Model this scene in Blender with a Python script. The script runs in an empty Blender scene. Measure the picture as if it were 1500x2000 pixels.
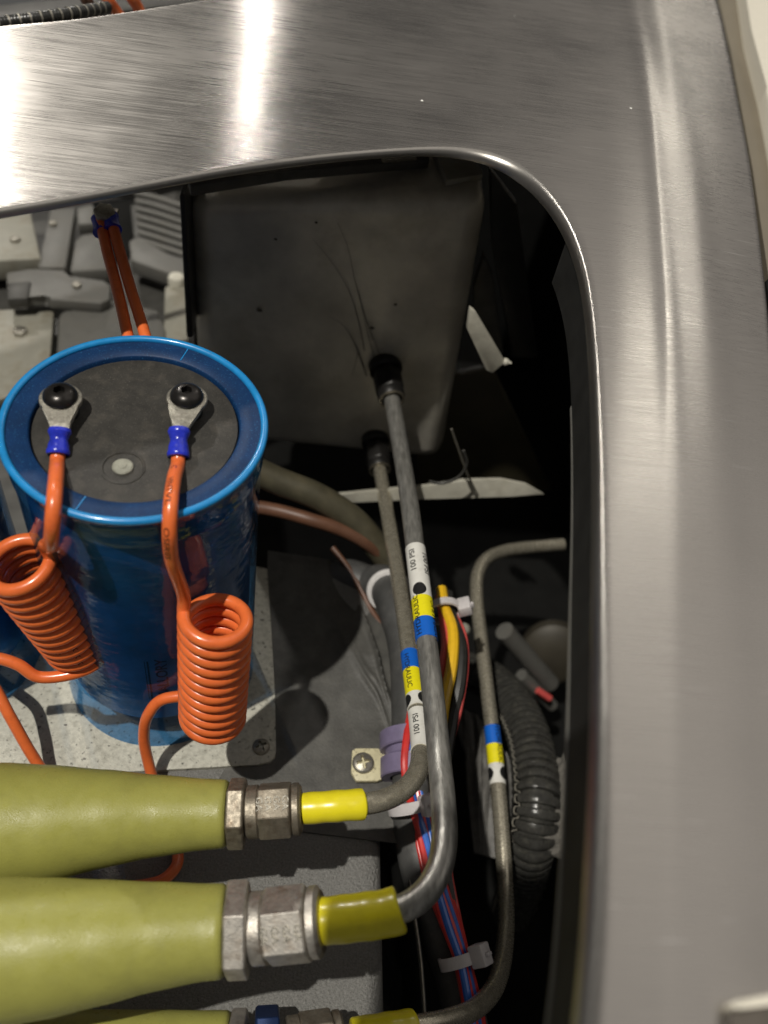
import bpy, bmesh, math, random
from mathutils import Vector, Matrix, noise
random.seed(7)
sc = bpy.context.scene
V = Vector
MM = 0.001                       # everything below is measured in millimetres

# ------------------------------------------------------------------ camera
CAM = V((46.34, -181.15, 329.13))
F = 1700.0
_d = V((440 - 750, 2400 - 1000, F)).normalized()        # world down seen in camera axes (x right, y down, z forward)
_u = -_d
_ex = (V((1, 0, 0)) - _u * _u.x).normalized()
_ey = _u.cross(_ex)
RW = Matrix((_ex, _ey, _u))                              # camera axes -> world
def _ray(px, py): return RW @ V(((px - 750) / F, (py - 1000) / F, 1.0))
def at(px, py, z):                                       # place on the level z seen at a picture point
    r = _ray(px, py); return CAM + r * ((z - CAM.z) / r.z)
def deep(px, py, d): return CAM + _ray(px, py) * d       # place d mm in front of the lens
def on_y(px, py, y):                                     # place on the upright plane y
    r = _ray(px, py); return CAM + r * ((y - CAM.y) / r.y)

cd = bpy.data.cameras.new('camera'); cam = bpy.data.objects.new('camera', cd)
sc.collection.objects.link(cam); sc.camera = cam
cd.sensor_fit = 'AUTO'; cd.sensor_width = 36.0
cd.lens = F / 2000 * 36
cd.clip_start = 0.005; cd.clip_end = 50
cx = RW @ V((1, 0, 0)); cy = RW @ V((0, -1, 0)); cz = RW @ V((0, 0, -1))
cam.matrix_world = Matrix(((cx.x, cy.x, cz.x, CAM.x * MM), (cx.y, cy.y, cz.y, CAM.y * MM), (cx.z, cy.z, cz.z, CAM.z * MM), (0, 0, 0, 1)))
cd.dof.use_dof = True; cd.dof.focus_distance = 0.290; cd.dof.aperture_fstop = 9.0

# ------------------------------------------------------------------ room and lamps
w = bpy.data.worlds.new('World'); sc.world = w; w.use_nodes = True
bg = w.node_tree.nodes['Background']
bg.inputs[0].default_value = (1.0, 0.965, 0.92, 1); bg.inputs[1].default_value = 0.085
LDIR = V((-0.31, -0.22, 1.0)).normalized()
def aim(o, loc, target):
    o.location = loc
    o.rotation_euler = (V(target) - V(loc)).to_track_quat('-Z', 'Y').to_euler()
def spot(name, loc, target, power, rad, col, cone=40):
    l = bpy.data.lights.new(name, 'SPOT'); l.energy = power; l.shadow_soft_size = rad; l.color = col
    l.spot_size = math.radians(cone); l.spot_blend = 0.4
    o = bpy.data.objects.new(name, l); sc.collection.objects.link(o); aim(o, loc, target); return o
def panel(name, loc, target, sx, sy, power, col):
    l = bpy.data.lights.new(name, 'AREA'); l.shape = 'RECTANGLE'; l.size = sx; l.size_y = sy; l.energy = power; l.color = col
    o = bpy.data.objects.new(name, l); sc.collection.objects.link(o); aim(o, loc, target); return o
ctr = V((0.05, 0.0, 0.05))
spot('key_spot', ctr + LDIR * 2.2, ctr, 170, 0.016, (1.0, 0.955, 0.87))
_r = _ray(500, -110).normalized()
spot('far_spot', V((0.03, 0.14, 0.175)) + V((_r.x, _r.y, -_r.z)) * 3.2, (0.03, 0.14, 0.175), 15, 0.022, (1.0, 0.95, 0.88))
spot('rear_spot', V((-0.05, 0.08, 0.0)) + V((-0.33, 0.72, 0.60)).normalized() * 2.6, (-0.03, 0.05, 0.05), 52, 0.03, (1.0, 0.95, 0.88))
spot('streak_spot', (1.67, 3.0, 2.3), (0.15, 0.06, 0.18), 10, 0.03, (1.0, 0.95, 0.84))  # unseen lamp added to draw a narrow bright streak on the rim's right leg
spot('streak_spot', (1.90, 2.9, 2.3), (0.15, 0.06, 0.18), 7, 0.13, (1.0, 0.95, 0.85))  # second added lamp, for the broader bright band beside that streak
panel('overhead_fill', (1.4, 0.9, 2.3), (0.1, 0, 0.1), 3.4, 2.4, 12, (1.0, 0.93, 0.85))  # unseen soft panel added for the rim's reflections and general fill
sc.view_settings.view_transform = 'Standard'; sc.view_settings.look = 'None'
sc.view_settings.exposure = 0.0; sc.view_settings.gamma = 1.0
sc.cycles.use_denoising = True
sc.cycles.max_bounces = 10; sc.cycles.transparent_max_bounces = 12

# ------------------------------------------------------------------ materials
MAT = {}
def mat(name, col, rough=0.5, metal=0.0, var=0.0, vscale=300, bump=0.0, bscale=1500, stretch=None, spec=0.5, coat=0.0,
        dirt=None, dscale=120, damt=0.5, rvar=0.0, bdist=0.0004, speck=None, sscale=900, samt=0.5, sss=0.0):
    if name in MAT: return MAT[name]
    m = bpy.data.materials.new(name); MAT[name] = m; m.use_nodes = True
    nt = m.node_tree; N = nt.nodes; L = nt.links; b = N['Principled BSDF']
    b.inputs['Base Color'].default_value = (*col, 1); b.inputs['Roughness'].default_value = rough
    b.inputs['Metallic'].default_value = metal; b.inputs['Specular IOR Level'].default_value = spec
    if coat: b.inputs['Coat Weight'].default_value = coat; b.inputs['Coat Roughness'].default_value = 0.15
    if sss:
        b.inputs['Subsurface Weight'].default_value = sss; b.inputs['Subsurface Scale'].default_value = 0.0015
        b.inputs['Subsurface Radius'].default_value = (1, 1, 1)
    tc = N.new('ShaderNodeTexCoord'); src = tc.outputs['Object']
    if stretch:
        mp = N.new('ShaderNodeMapping'); L.new(src, mp.inputs[0]); mp.inputs['Scale'].default_value = stretch; src = mp.outputs[0]
    def nz(scale, detail=5, rough_=0.6):
        n = N.new('ShaderNodeTexNoise'); n.inputs['Scale'].default_value = scale; n.inputs['Detail'].default_value = detail
        n.inputs['Roughness'].default_value = rough_; L.new(src, n.inputs['Vector']); return n
    def ramp(inp, a, c):
        r = N.new('ShaderNodeMapRange'); r.inputs[1].default_value = a; r.inputs[2].default_value = c
        L.new(inp, r.inputs[0]); return r.outputs[0]
    cur = None
    def mix(fac, a, c2, typ='MIX'):
        x = N.new('ShaderNodeMix'); x.data_type = 'RGBA'; x.blend_type = typ
        if hasattr(fac, 'links'): L.new(fac, x.inputs[0])
        else: x.inputs[0].default_value = fac
        for i, v in ((6, a), (7, c2)):
            if hasattr(v, 'links'): L.new(v, x.inputs[i])
            else: x.inputs[i].default_value = (*v, 1)
        return x.outputs[2]
    cur = col
    if var:
        n = nz(vscale)
        lo = tuple(c * (1 - var) for c in col); hi = tuple(min(1, c * (1 + var)) for c in col)
        cur = mix(ramp(n.outputs[0], 0.3, 0.7), lo, hi)
    if dirt:
        n = nz(dscale, 8, 0.65)
        f = ramp(n.outputs[0], 0.5, 0.75)
        ml = N.new('ShaderNodeMath'); ml.operation = 'MULTIPLY'; ml.inputs[1].default_value = damt; L.new(f, ml.inputs[0])
        cur = mix(ml.outputs[0], cur, dirt)
    if speck:
        n = nz(sscale, 2, 0.5)
        f = ramp(n.outputs[0], 0.62, 0.7)
        ml = N.new('ShaderNodeMath'); ml.operation = 'MULTIPLY'; ml.inputs[1].default_value = samt; L.new(f, ml.inputs[0])
        cur = mix(ml.outputs[0], cur, speck)
    if hasattr(cur, 'links'): L.new(cur, b.inputs['Base Color'])
    if rvar:
        n = nz(vscale * 1.7)
        r = N.new('ShaderNodeMapRange'); r.inputs[3].default_value = max(0.02, rough - rvar); r.inputs[4].default_value = min(1, rough + rvar)
        r.inputs[1].default_value = 0.3; r.inputs[2].default_value = 0.7
        L.new(n.outputs[0], r.inputs[0]); L.new(r.outputs[0], b.inputs['Roughness'])
    if bump:
        n = nz(bscale, 6, 0.6); bp = N.new('ShaderNodeBump'); bp.inputs['Strength'].default_value = bump; bp.inputs['Distance'].default_value = bdist
        L.new(n.outputs[0], bp.inputs['Height']); L.new(bp.outputs[0], b.inputs['Normal'])
    return m

def brushed(name, col, rough, aniso, scale=(14, 900, 900), bump=0.15, uv=True, var=0.10, rot=0.0, rv=0.07):
    m = bpy.data.materials.new(name); MAT[name] = m; m.use_nodes = True
    nt = m.node_tree; N = nt.nodes; L = nt.links; b = N['Principled BSDF']
    b.inputs['Metallic'].default_value = 1; b.inputs['Anisotropic'].default_value = aniso; b.inputs['Anisotropic Rotation'].default_value = rot
    tc = N.new('ShaderNodeTexCoord'); mp = N.new('ShaderNodeMapping'); mp.inputs['Scale'].default_value = scale
    L.new(tc.outputs['Object'], mp.inputs[0])
    n = N.new('ShaderNodeTexNoise'); n.inputs['Scale'].default_value = 1.0; n.inputs['Detail'].default_value = 6; n.inputs['Roughness'].default_value = 0.7
    L.new(mp.outputs[0], n.inputs['Vector'])
    mr = N.new('ShaderNodeMapRange'); mr.inputs[1].default_value = 0.25; mr.inputs[2].default_value = 0.75
    mr.inputs[3].default_value = rough - rv; mr.inputs[4].default_value = rough + rv
    L.new(n.outputs[0], mr.inputs[0]); L.new(mr.outputs[0], b.inputs['Roughness'])
    x = N.new('ShaderNodeMix'); x.data_type = 'RGBA'
    x.inputs[6].default_value = (*[c * (1 - var) for c in col], 1); x.inputs[7].default_value = (*[min(1, c * (1 + var)) for c in col], 1)
    mr2 = N.new('ShaderNodeMapRange'); mr2.inputs[1].default_value = 0.3; mr2.inputs[2].default_value = 0.7
    L.new(n.outputs[0], mr2.inputs[0]); L.new(mr2.outputs[0], x.inputs[0])
    # broad handling smudges change the gloss, a few stray scratches cross the grain
    nb = N.new('ShaderNodeTexNoise'); nb.inputs['Scale'].default_value = 22; nb.inputs['Detail'].default_value = 4; L.new(tc.outputs['Object'], nb.inputs['Vector'])
    mb = N.new('ShaderNodeMapRange'); mb.inputs[1].default_value = 0.35; mb.inputs[2].default_value = 0.7; mb.inputs[3].default_value = -0.03; mb.inputs[4].default_value = 0.04; L.new(nb.outputs[0], mb.inputs[0])
    ad = N.new('ShaderNodeMath'); ad.operation = 'ADD'; L.new(mr.outputs[0], ad.inputs[0]); L.new(mb.outputs[0], ad.inputs[1]); L.new(ad.outputs[0], b.inputs['Roughness'])
    m3 = N.new('ShaderNodeMapping'); m3.inputs['Rotation'].default_value = (0, 0, 0.5); m3.inputs['Scale'].default_value = (60, 1500, 60); L.new(tc.outputs['Object'], m3.inputs[0])
    n3 = N.new('ShaderNodeTexNoise'); n3.inputs['Scale'].default_value = 1.0; n3.inputs['Detail'].default_value = 0; L.new(m3.outputs[0], n3.inputs['Vector'])
    r3 = N.new('ShaderNodeMapRange'); r3.inputs[1].default_value = 0.80; r3.inputs[2].default_value = 0.84; r3.inputs[4].default_value = 0.5; L.new(n3.outputs[0], r3.inputs[0])
    x0 = x; x = N.new('ShaderNodeMix'); x.data_type = 'RGBA'; L.new(r3.outputs[0], x.inputs[0]); L.new(x0.outputs[2], x.inputs[6]); x.inputs[7].default_value = (.85, .83, .8, 1)
    # bright dust specks
    nd = N.new('ShaderNodeTexVoronoi'); nd.inputs['Scale'].default_value = 90; L.new(tc.outputs['Object'], nd.inputs['Vector'])
    cmp_ = N.new('ShaderNodeMath'); cmp_.operation = 'LESS_THAN'; cmp_.inputs[1].default_value = 0.05; L.new(nd.outputs['Distance'], cmp_.inputs[0])
    nn = N.new('ShaderNodeTexWhiteNoise'); L.new(nd.outputs['Position'], nn.inputs['Vector'])
    g = N.new('ShaderNodeMath'); g.operation = 'GREATER_THAN'; g.inputs[1].default_value = 0.80; L.new(nn.outputs['Value'], g.inputs[0])
    mu = N.new('ShaderNodeMath'); mu.operation = 'MULTIPLY'; L.new(cmp_.outputs[0], mu.inputs[0]); L.new(g.outputs[0], mu.inputs[1])
    x2 = N.new('ShaderNodeMix'); x2.data_type = 'RGBA'; L.new(mu.outputs[0], x2.inputs[0]); L.new(x.outputs[2], x2.inputs[6]); x2.inputs[7].default_value = (.9, .9, .85, 1)
    L.new(x2.outputs[2], b.inputs['Base Color'])
    inv = N.new('ShaderNodeMath'); inv.operation = 'SUBTRACT'; inv.inputs[0].default_value = 1; L.new(mu.outputs[0], inv.inputs[1]); L.new(inv.outputs[0], b.inputs['Metallic'])
    bp = N.new('ShaderNodeBump'); bp.inputs['Strength'].default_value = bump; bp.inputs['Distance'].default_value = 0.0001
    L.new(n.outputs[0], bp.inputs['Height']); L.new(bp.outputs[0], b.inputs['Normal'])
    if uv:
        tg = N.new('ShaderNodeTangent'); tg.direction_type = 'UV_MAP'; tg.uv_map = 'UVMap'; L.new(tg.outputs[0], b.inputs['Tangent'])
    return m

def tinted(name, tint, gloss_rough=0.08, body=(0.01, 0.10, 0.30), solid=0.25):
    """see-through tinted plastic sheet: clear tint, a little body colour and a surface gloss"""
    m = bpy.data.materials.new(name); MAT[name] = m; m.use_nodes = True
    nt = m.node_tree; N = nt.nodes; L = nt.links
    for n in list(N):
        if n.type != 'OUTPUT_MATERIAL': N.remove(n)
    out = [n for n in N if n.type == 'OUTPUT_MATERIAL'][0]
    tr = N.new('ShaderNodeBsdfTransparent'); tr.inputs[0].default_value = (*tint, 1)
    pb = N.new('ShaderNodeBsdfPrincipled'); pb.inputs['Base Color'].default_value = (*body, 1); pb.inputs['Roughness'].default_value = 0.35
    gl = N.new('ShaderNodeBsdfGlossy'); gl.inputs['Roughness'].default_value = gloss_rough
    lw = N.new('ShaderNodeLayerWeight'); lw.inputs[0].default_value = 0.5
    pw = N.new('ShaderNodeMath'); pw.operation = 'POWER'; pw.inputs[1].default_value = 5.0; L.new(lw.outputs['Facing'], pw.inputs[0])
    fr = N.new('ShaderNodeMapRange'); fr.inputs[3].default_value = 0.035; fr.inputs[4].default_value = 0.85; L.new(pw.outputs[0], fr.inputs[0])
    tc = N.new('ShaderNodeTexCoord'); ns = N.new('ShaderNodeTexNoise'); ns.inputs['Scale'].default_value = 60; ns.inputs['Detail'].default_value = 3
    mp = N.new('ShaderNodeMapping'); mp.inputs['Scale'].default_value = (1, 1, 2.5); L.new(tc.outputs['Object'], mp.inputs[0]); L.new(mp.outputs[0], ns.inputs['Vector'])
    bp = N.new('ShaderNodeBump'); bp.inputs['Strength'].default_value = 0.25; bp.inputs['Distance'].default_value = 0.002; L.new(ns.outputs[0], bp.inputs['Height'])
    L.new(bp.outputs[0], gl.inputs['Normal']); pass
    n2 = N.new('ShaderNodeTexNoise'); n2.inputs['Scale'].default_value = 45; n2.inputs['Detail'].default_value = 6; L.new(mp.outputs[0], n2.inputs['Vector'])
    mr = N.new('ShaderNodeMapRange'); mr.inputs[1].default_value = 0.3; mr.inputs[2].default_value = 0.7; mr.inputs[3].default_value = solid * 0.6; mr.inputs[4].default_value = solid * 1.4; L.new(n2.outputs[0], mr.inputs[0])
    m1 = N.new('ShaderNodeMixShader'); L.new(mr.outputs[0], m1.inputs[0]); L.new(tr.outputs[0], m1.inputs[1]); L.new(pb.outputs[0], m1.inputs[2])
    m2 = N.new('ShaderNodeMixShader'); L.new(fr.outputs[0], m2.inputs[0]); L.new(m1.outputs[0], m2.inputs[1]); L.new(gl.outputs[0], m2.inputs[2])
    L.new(m2.outputs[0], out.inputs[0]); return m

STEEL = brushed('brushed_stainless', (0.51, 0.485, 0.455), 0.28, 0.90, scale=(40, 1600, 1600), bump=0.09, var=0.08)
RIMEDGE = mat('polished_edge', (0.46, 0.44, 0.41), 0.34, 1.0, var=0.06, vscale=700, bump=0.06, bscale=2500)
PIPE = mat('pipe_steel', (0.52, 0.48, 0.38), 0.27, 0.7, var=0.16, vscale=900, dirt=(0.20, 0.17, 0.12), dscale=350, damt=0.6, bump=0.15, bscale=2500, rvar=0.08)
PIPE2 = mat('dull_grey_pipe', (0.46, 0.45, 0.415), 0.38, 0.75, var=0.25, vscale=1.0, stretch=(900, 160, 500), dirt=(0.14, 0.135, 0.12), dscale=0.6, damt=0.7, bump=0.3, bscale=1.5, rvar=0.1)
NUT = mat('nut_metal', (0.30, 0.265, 0.21), 0.52, 0.8, var=0.25, vscale=500, dirt=(0.10, 0.06, 0.03), dscale=260, damt=0.8, bump=0.25, bscale=1800, rvar=0.12)
NUTL = mat('light_nut_metal', (0.52, 0.49, 0.44), 0.50, 0.85, var=0.2, vscale=400, dirt=(0.22, 0.15, 0.09), dscale=220, damt=0.8, bump=0.3, bscale=1500, rvar=0.1)
OLIVE = mat('olive_rubber', (0.33, 0.325, 0.078), 0.36, 0, var=0.05, vscale=200, dirt=(0.19, 0.185, 0.06), dscale=130, damt=0.28, bump=0.25, bscale=2200, rvar=0.14)
ORANGE = mat('orange_insulation', (0.82, 0.17, 0.042), 0.30, 0, var=0.06, vscale=250, bump=0.05, bscale=900, dirt=(0.45, 0.07, 0.02), dscale=220, damt=0.45, coat=0.3)
BLUECRIMP = mat('blue_crimp', (0.02, 0.035, 0.50), 0.25, 0, var=0.3, vscale=350, coat=0.4, bump=0.3, bscale=500)
LUG = mat('tinned_lug', (0.36, 0.34, 0.29), 0.45, 0.85, var=0.3, vscale=900, bump=0.5, bscale=2500)
BLACKSCREW = mat('black_oxide', (0.035, 0.032, 0.03), 0.28, 0.7, var=0.3, vscale=400)
LID = mat('black_lid', (0.028, 0.026, 0.022), 0.55, 0, var=0.35, vscale=160, dirt=(0.07, 0.062, 0.05), dscale=180, damt=0.8, bump=0.3, bscale=3000, speck=(0.16, 0.15, 0.13), sscale=2600, samt=0.35)
CANB = mat('can_body', (0.060, 0.155, 0.26), 0.28, 0.3, var=0.35, vscale=80, bump=0.1, bscale=200)
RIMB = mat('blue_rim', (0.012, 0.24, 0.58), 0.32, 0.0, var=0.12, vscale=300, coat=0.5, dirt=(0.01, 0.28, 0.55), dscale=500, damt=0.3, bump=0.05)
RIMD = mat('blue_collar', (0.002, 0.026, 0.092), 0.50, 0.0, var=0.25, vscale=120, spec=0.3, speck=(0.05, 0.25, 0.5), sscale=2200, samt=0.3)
SHEATH = tinted('blue_sheath', (0.34, 0.64, 0.95), 0.05, body=(0.010, 0.12, 0.34), solid=0.13)
PLATE = mat('speckled_plate', (0.50, 0.49, 0.42), 0.5, 0.25, var=0.14, vscale=700, dirt=(0.20, 0.19, 0.15), dscale=380, damt=0.7, bump=0.35, bscale=1600, speck=(0.05, 0.045, 0.04), sscale=520, samt=0.8)
DECK = mat('textured_deck', (0.20, 0.197, 0.185), 0.36, 0, var=0.3, vscale=1400, bump=1.0, bscale=900, bdist=0.0014, spec=0.7, speck=(0.22, 0.21, 0.19), sscale=2200, samt=0.5)
RUBMAT = mat('rubber_mat', (0.075, 0.073, 0.066), 0.55, 0, var=0.25, vscale=120, bump=0.5, bscale=900, dirt=(0.13, 0.125, 0.11), dscale=140, damt=0.7, spec=0.5)
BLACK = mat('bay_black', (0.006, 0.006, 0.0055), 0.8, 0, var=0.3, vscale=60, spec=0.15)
TANK = mat('tank_metal', (0.56, 0.53, 0.46), 0.42, 0.35, var=0.25, vscale=28, dirt=(0.30, 0.27, 0.20), dscale=34, damt=0.6, bump=0.1, bscale=500, rvar=0.12)
DARKFIT = mat('black_fitting', (0.016, 0.015, 0.014), 0.42, 0.4, var=0.3, vscale=300)
FITRING = mat('worn_ring', (0.20, 0.18, 0.14), 0.4, 0.8, var=0.4, vscale=500)
RUBBER = mat('grey_rubber', (0.062, 0.062, 0.060), 0.5, 0, var=0.2, vscale=150, bump=0.15, bscale=900, dirt=(0.13, 0.125, 0.115), dscale=200, damt=0.5)
WHITEP = mat('white_nylon', (0.72, 0.70, 0.68), 0.35, 0, var=0.05, sss=0.3)
TIE = mat('nylon_tie', (0.60, 0.57, 0.57), 0.35, 0, var=0.08, vscale=200, sss=0.3)
PURPLE = mat('lavender_clip', (0.19, 0.16, 0.26), 0.45, 0, var=0.12, vscale=250, bump=0.1, bscale=1200)
CREAM = mat('cream_tab', (0.62, 0.57, 0.37), 0.5, 0, var=0.1, vscale=300, dirt=(0.25, 0.20, 0.10), dscale=500, damt=0.7, speck=(0.12, 0.10, 0.06), sscale=900, samt=0.6)
SCREW = mat('screw_steel', (0.36, 0.34, 0.29), 0.48, 0.8, var=0.25, vscale=500, bump=0.2, bscale=1500)
REDW = mat('red_wire', (0.62, 0.035, 0.03), 0.28, 0, var=0.1, coat=0.3)
PINKW = mat('coral_wire', (0.66, 0.10, 0.09), 0.3, 0, var=0.1, coat=0.3)
BLUEW = mat('blue_wire', (0.03, 0.14, 0.55), 0.28, 0, var=0.1, coat=0.3)
YELW = mat('yellow_wire', (0.80, 0.48, 0.02), 0.3, 0, var=0.08, coat=0.3)
BLKW = mat('black_wire', (0.02, 0.02, 0.018), 0.35, 0, var=0.2)
YSLEEVE = mat('yellow_sleeve', (0.85, 0.74, 0.02), 0.30, 0, var=0.04, vscale=200, coat=0.25, dirt=(0.6, 0.48, 0.02), dscale=180, damt=0.4)
LWHITE = mat('label_white', (0.74, 0.73, 0.68), 0.45, 0, var=0.04, dirt=(0.45, 0.42, 0.34), dscale=400, damt=0.35)
LYEL = mat('label_yellow', (0.88, 0.78, 0.01), 0.42, 0, dirt=(0.5, 0.42, 0.03), dscale=600, damt=0.3)
LBLUE = mat('label_blue', (0.008, 0.13, 0.60), 0.40, 0, var=0.06)
INK = mat('label_ink', (0.012, 0.012, 0.012), 0.5)
WINK = mat('wire_ink', (0.13, 0.025, 0.008), 0.45)
CINK = mat('can_ink', (0.002, 0.002, 0.003), 0.7, spec=0.1)
LOOM = mat('black_conduit', (0.085, 0.083, 0.075), 0.22, 0, var=0.3, vscale=200, dirt=(0.22, 0.21, 0.17), dscale=300, damt=0.6, rvar=0.1, bump=0.15, bscale=1600, spec=0.6)
LOOMEDGE = mat('dusty_edge', (0.30, 0.28, 0.23), 0.5)
FLAP = mat('black_vinyl', (0.13, 0.125, 0.115), 0.34, 0, var=0.25, vscale=200, bump=0.7, bscale=900, bdist=0.0008, spec=0.6)
FELT = mat('grey_felt', (0.16, 0.15, 0.13), 0.8, 0, var=0.3, vscale=350, bump=1.0, bscale=900, bdist=0.0015)
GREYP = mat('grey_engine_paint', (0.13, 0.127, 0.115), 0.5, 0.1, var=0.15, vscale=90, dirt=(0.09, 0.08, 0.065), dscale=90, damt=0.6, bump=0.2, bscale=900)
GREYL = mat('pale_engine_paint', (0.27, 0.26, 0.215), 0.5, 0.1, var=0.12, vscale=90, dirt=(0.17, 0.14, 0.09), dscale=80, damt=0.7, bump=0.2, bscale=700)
GREYD = mat('dark_engine_metal', (0.07, 0.068, 0.062), 0.5, 0.3, var=0.25, vscale=90, bump=0.2, bscale=900)
WHITEB = mat('white_bracket', (0.52, 0.50, 0.42), 0.5, 0.0, var=0.15, vscale=120, dirt=(0.30, 0.27, 0.20), dscale=160, damt=0.4)
BROWN = mat('brown_hose', (0.12, 0.056, 0.032), 0.45, 0, var=0.2, vscale=120)
OLIVED = mat('dark_olive_hose', (0.065, 0.058, 0.036), 0.5, 0, var=0.25, vscale=130, dirt=(0.12, 0.10, 0.06), dscale=120, damt=0.5)
BEIGE = mat('beige_panel', (0.175, 0.15, 0.11), 0.55, 0, var=0.05, vscale=40)
OFFW = mat('off_white_panel', (0.70, 0.66, 0.56), 0.5, 0, var=0.04)
TAUPE = mat('recess_taupe', (0.075, 0.064, 0.052), 0.5, 0, var=0.15, vscale=100)
NAVY = mat('blue_anodised_nut', (0.015, 0.035, 0.11), 0.35, 0.5, var=0.2, vscale=300)
DARKEDGE = mat('tray_black', (0.02, 0.02, 0.019), 0.38, 0.2, var=0.3, vscale=120)
LINER = mat('black_liner', (0.018, 0.018, 0.017), 0.65, 0, var=0.3, vscale=120, spec=0.15)
GRIME = mat('grime', (0.045, 0.036, 0.024), 0.75, 0, var=0.3, vscale=700)
HOUSING = mat('phone_glass', (0.02, 0.02, 0.022), 0.2, 0.0)

# ------------------------------------------------------------------ builders
def finish(name, bm, m, parent=None, smooth=35, uvxy=False):
    bmesh.ops.recalc_face_normals(bm, faces=bm.faces)
    cs = [v.co for v in bm.verts]
    if parent is not None: org = V(parent['_org'])
    else:
        org = V(((min(c.x for c in cs) + max(c.x for c in cs)) / 2, (min(c.y for c in cs) + max(c.y for c in cs)) / 2, min(c.z for c in cs)))
    full = [v.co.copy() for v in bm.verts]
    for v in bm.verts: v.co = (v.co - org) * MM
    if uvxy:
        uv = bm.loops.layers.uv.new('UVMap')
        for f in bm.faces:
            for l in f.loops: c = l.vert.co; l[uv].uv = (c.y * 5 + c.z * 2.5, c.x * 5)
    me = bpy.data.meshes.new(name); bm.to_mesh(me); bm.free()
    if smooth:
        for p in me.polygons: p.use_smooth = True
        me.set_sharp_from_angle(angle=math.radians(smooth))
    if m: me.materials.append(m)
    o = bpy.data.objects.new(name, me); sc.collection.objects.link(o)
    if parent is not None: o.parent = parent
    else: o.location = org * MM
    o['_org'] = (0.0, 0.0, 0.0) if False else tuple(org) if parent is None else tuple(parent['_org'])
    return o
def tag(o, label, cat, group=None, kind=None):
    if label: o['label'] = label
    if cat: o['category'] = cat
    if group: o['group'] = group
    if kind: o['kind'] = kind
    return o
def thing(name, loc, label, cat, group=None):
    o = bpy.data.objects.new(name, None); sc.collection.objects.link(o); o.location = V(loc) * MM; o['_org'] = tuple(V(loc))
    o.empty_display_size = 0.005
    return tag(o, label, cat, group)
def sub(name, bm, m, part, **k):                          # a piece of a part: same origin as its thing, parented to the part
    o = finish(name, bm, m, part, **k)
    o.parent = part; return o

def catmull(pts, step=1.5, closed=False):
    pts = [V(p) for p in pts]; out = []
    P = [pts[0] * 2 - pts[1]] + pts + [pts[-1] * 2 - pts[-2]]
    for i in range(1, len(P) - 2):
        p0, p1, p2, p3 = P[i - 1:i + 3]
        # centripetal parameterisation
        t1 = max((p1 - p0).length, 1e-6) ** .5; t2 = t1 + max((p2 - p1).length, 1e-6) ** .5; t3 = t2 + max((p3 - p2).length, 1e-6) ** .5
        n = max(2, int((p2 - p1).length / step))
        for k in range(n):
            t = t1 + (t2 - t1) * k / n
            A1 = p0 * ((t1 - t) / t1) + p1 * (t / t1)
            A2 = p1 * ((t2 - t) / (t2 - t1)) + p2 * ((t - t1) / (t2 - t1))
            A3 = p2 * ((t3 - t) / (t3 - t2)) + p3 * ((t - t2) / (t3 - t2))
            B1 = A1 * ((t2 - t) / t2) + A2 * (t / t2)
            B2 = A2 * ((t3 - t) / (t3 - t1)) + A3 * ((t - t1) / (t3 - t1))
            out.append(B1 * ((t2 - t) / (t2 - t1)) + B2 * ((t - t1) / (t2 - t1)))
    out.append(pts[-1]); return out
class Path:
    def __init__(s, pts, up=V((0, 0, 1))):
        s.p = [V(q) for q in pts]; n = len(s.p); s.t = []
        for i in range(n):
            s.t.append((s.p[min(i + 1, n - 1)] - s.p[max(i - 1, 0)]).normalized())
        u = up - s.t[0] * up.dot(s.t[0])
        if u.length < 1e-3: u = V((1, 0, 0)) - s.t[0] * s.t[0].x
        s.u = [u.normalized()]
        for i in range(1, n):
            q = s.t[i - 1].rotation_difference(s.t[i]); v = q @ s.u[-1]; v = (v - s.t[i] * v.dot(s.t[i])).normalized(); s.u.append(v)
        s.s = [0.0]
        for i in range(1, n): s.s.append(s.s[-1] + (s.p[i] - s.p[i - 1]).length)
        s.len = s.s[-1]
    def frame(s, d):
        d = max(0, min(s.len, d)); i = 0
        import bisect
        i = min(max(bisect.bisect_right(s.s, d) - 1, 0), len(s.p) - 2)
        f = (d - s.s[i]) / max(1e-9, s.s[i + 1] - s.s[i])
        p = s.p[i].lerp(s.p[i + 1], f); t = s.t[i].lerp(s.t[i + 1], f).normalized(); u = s.u[i].lerp(s.u[i + 1], f); u = (u - t * u.dot(t)).normalized()
        return p, t, u, t.cross(u)
    def nearest(s, q):
        j = min(range(len(s.p)), key=lambda k: (s.p[k] - q).length); return s.s[j]
    def near_px(s, px, py):
        r = _ray(px, py).normalized()
        def dd(p): w_ = p - CAM; return (w_ - r * w_.dot(r)).length
        j = min(range(len(s.p)), key=lambda k: dd(s.p[k])); return s.s[j]
    def facing(s, d):                                    # angle round the pipe that looks at the lens
        p, t, u, v = s.frame(d); c = CAM - p; return math.atan2(c.dot(v), c.dot(u))
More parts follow.
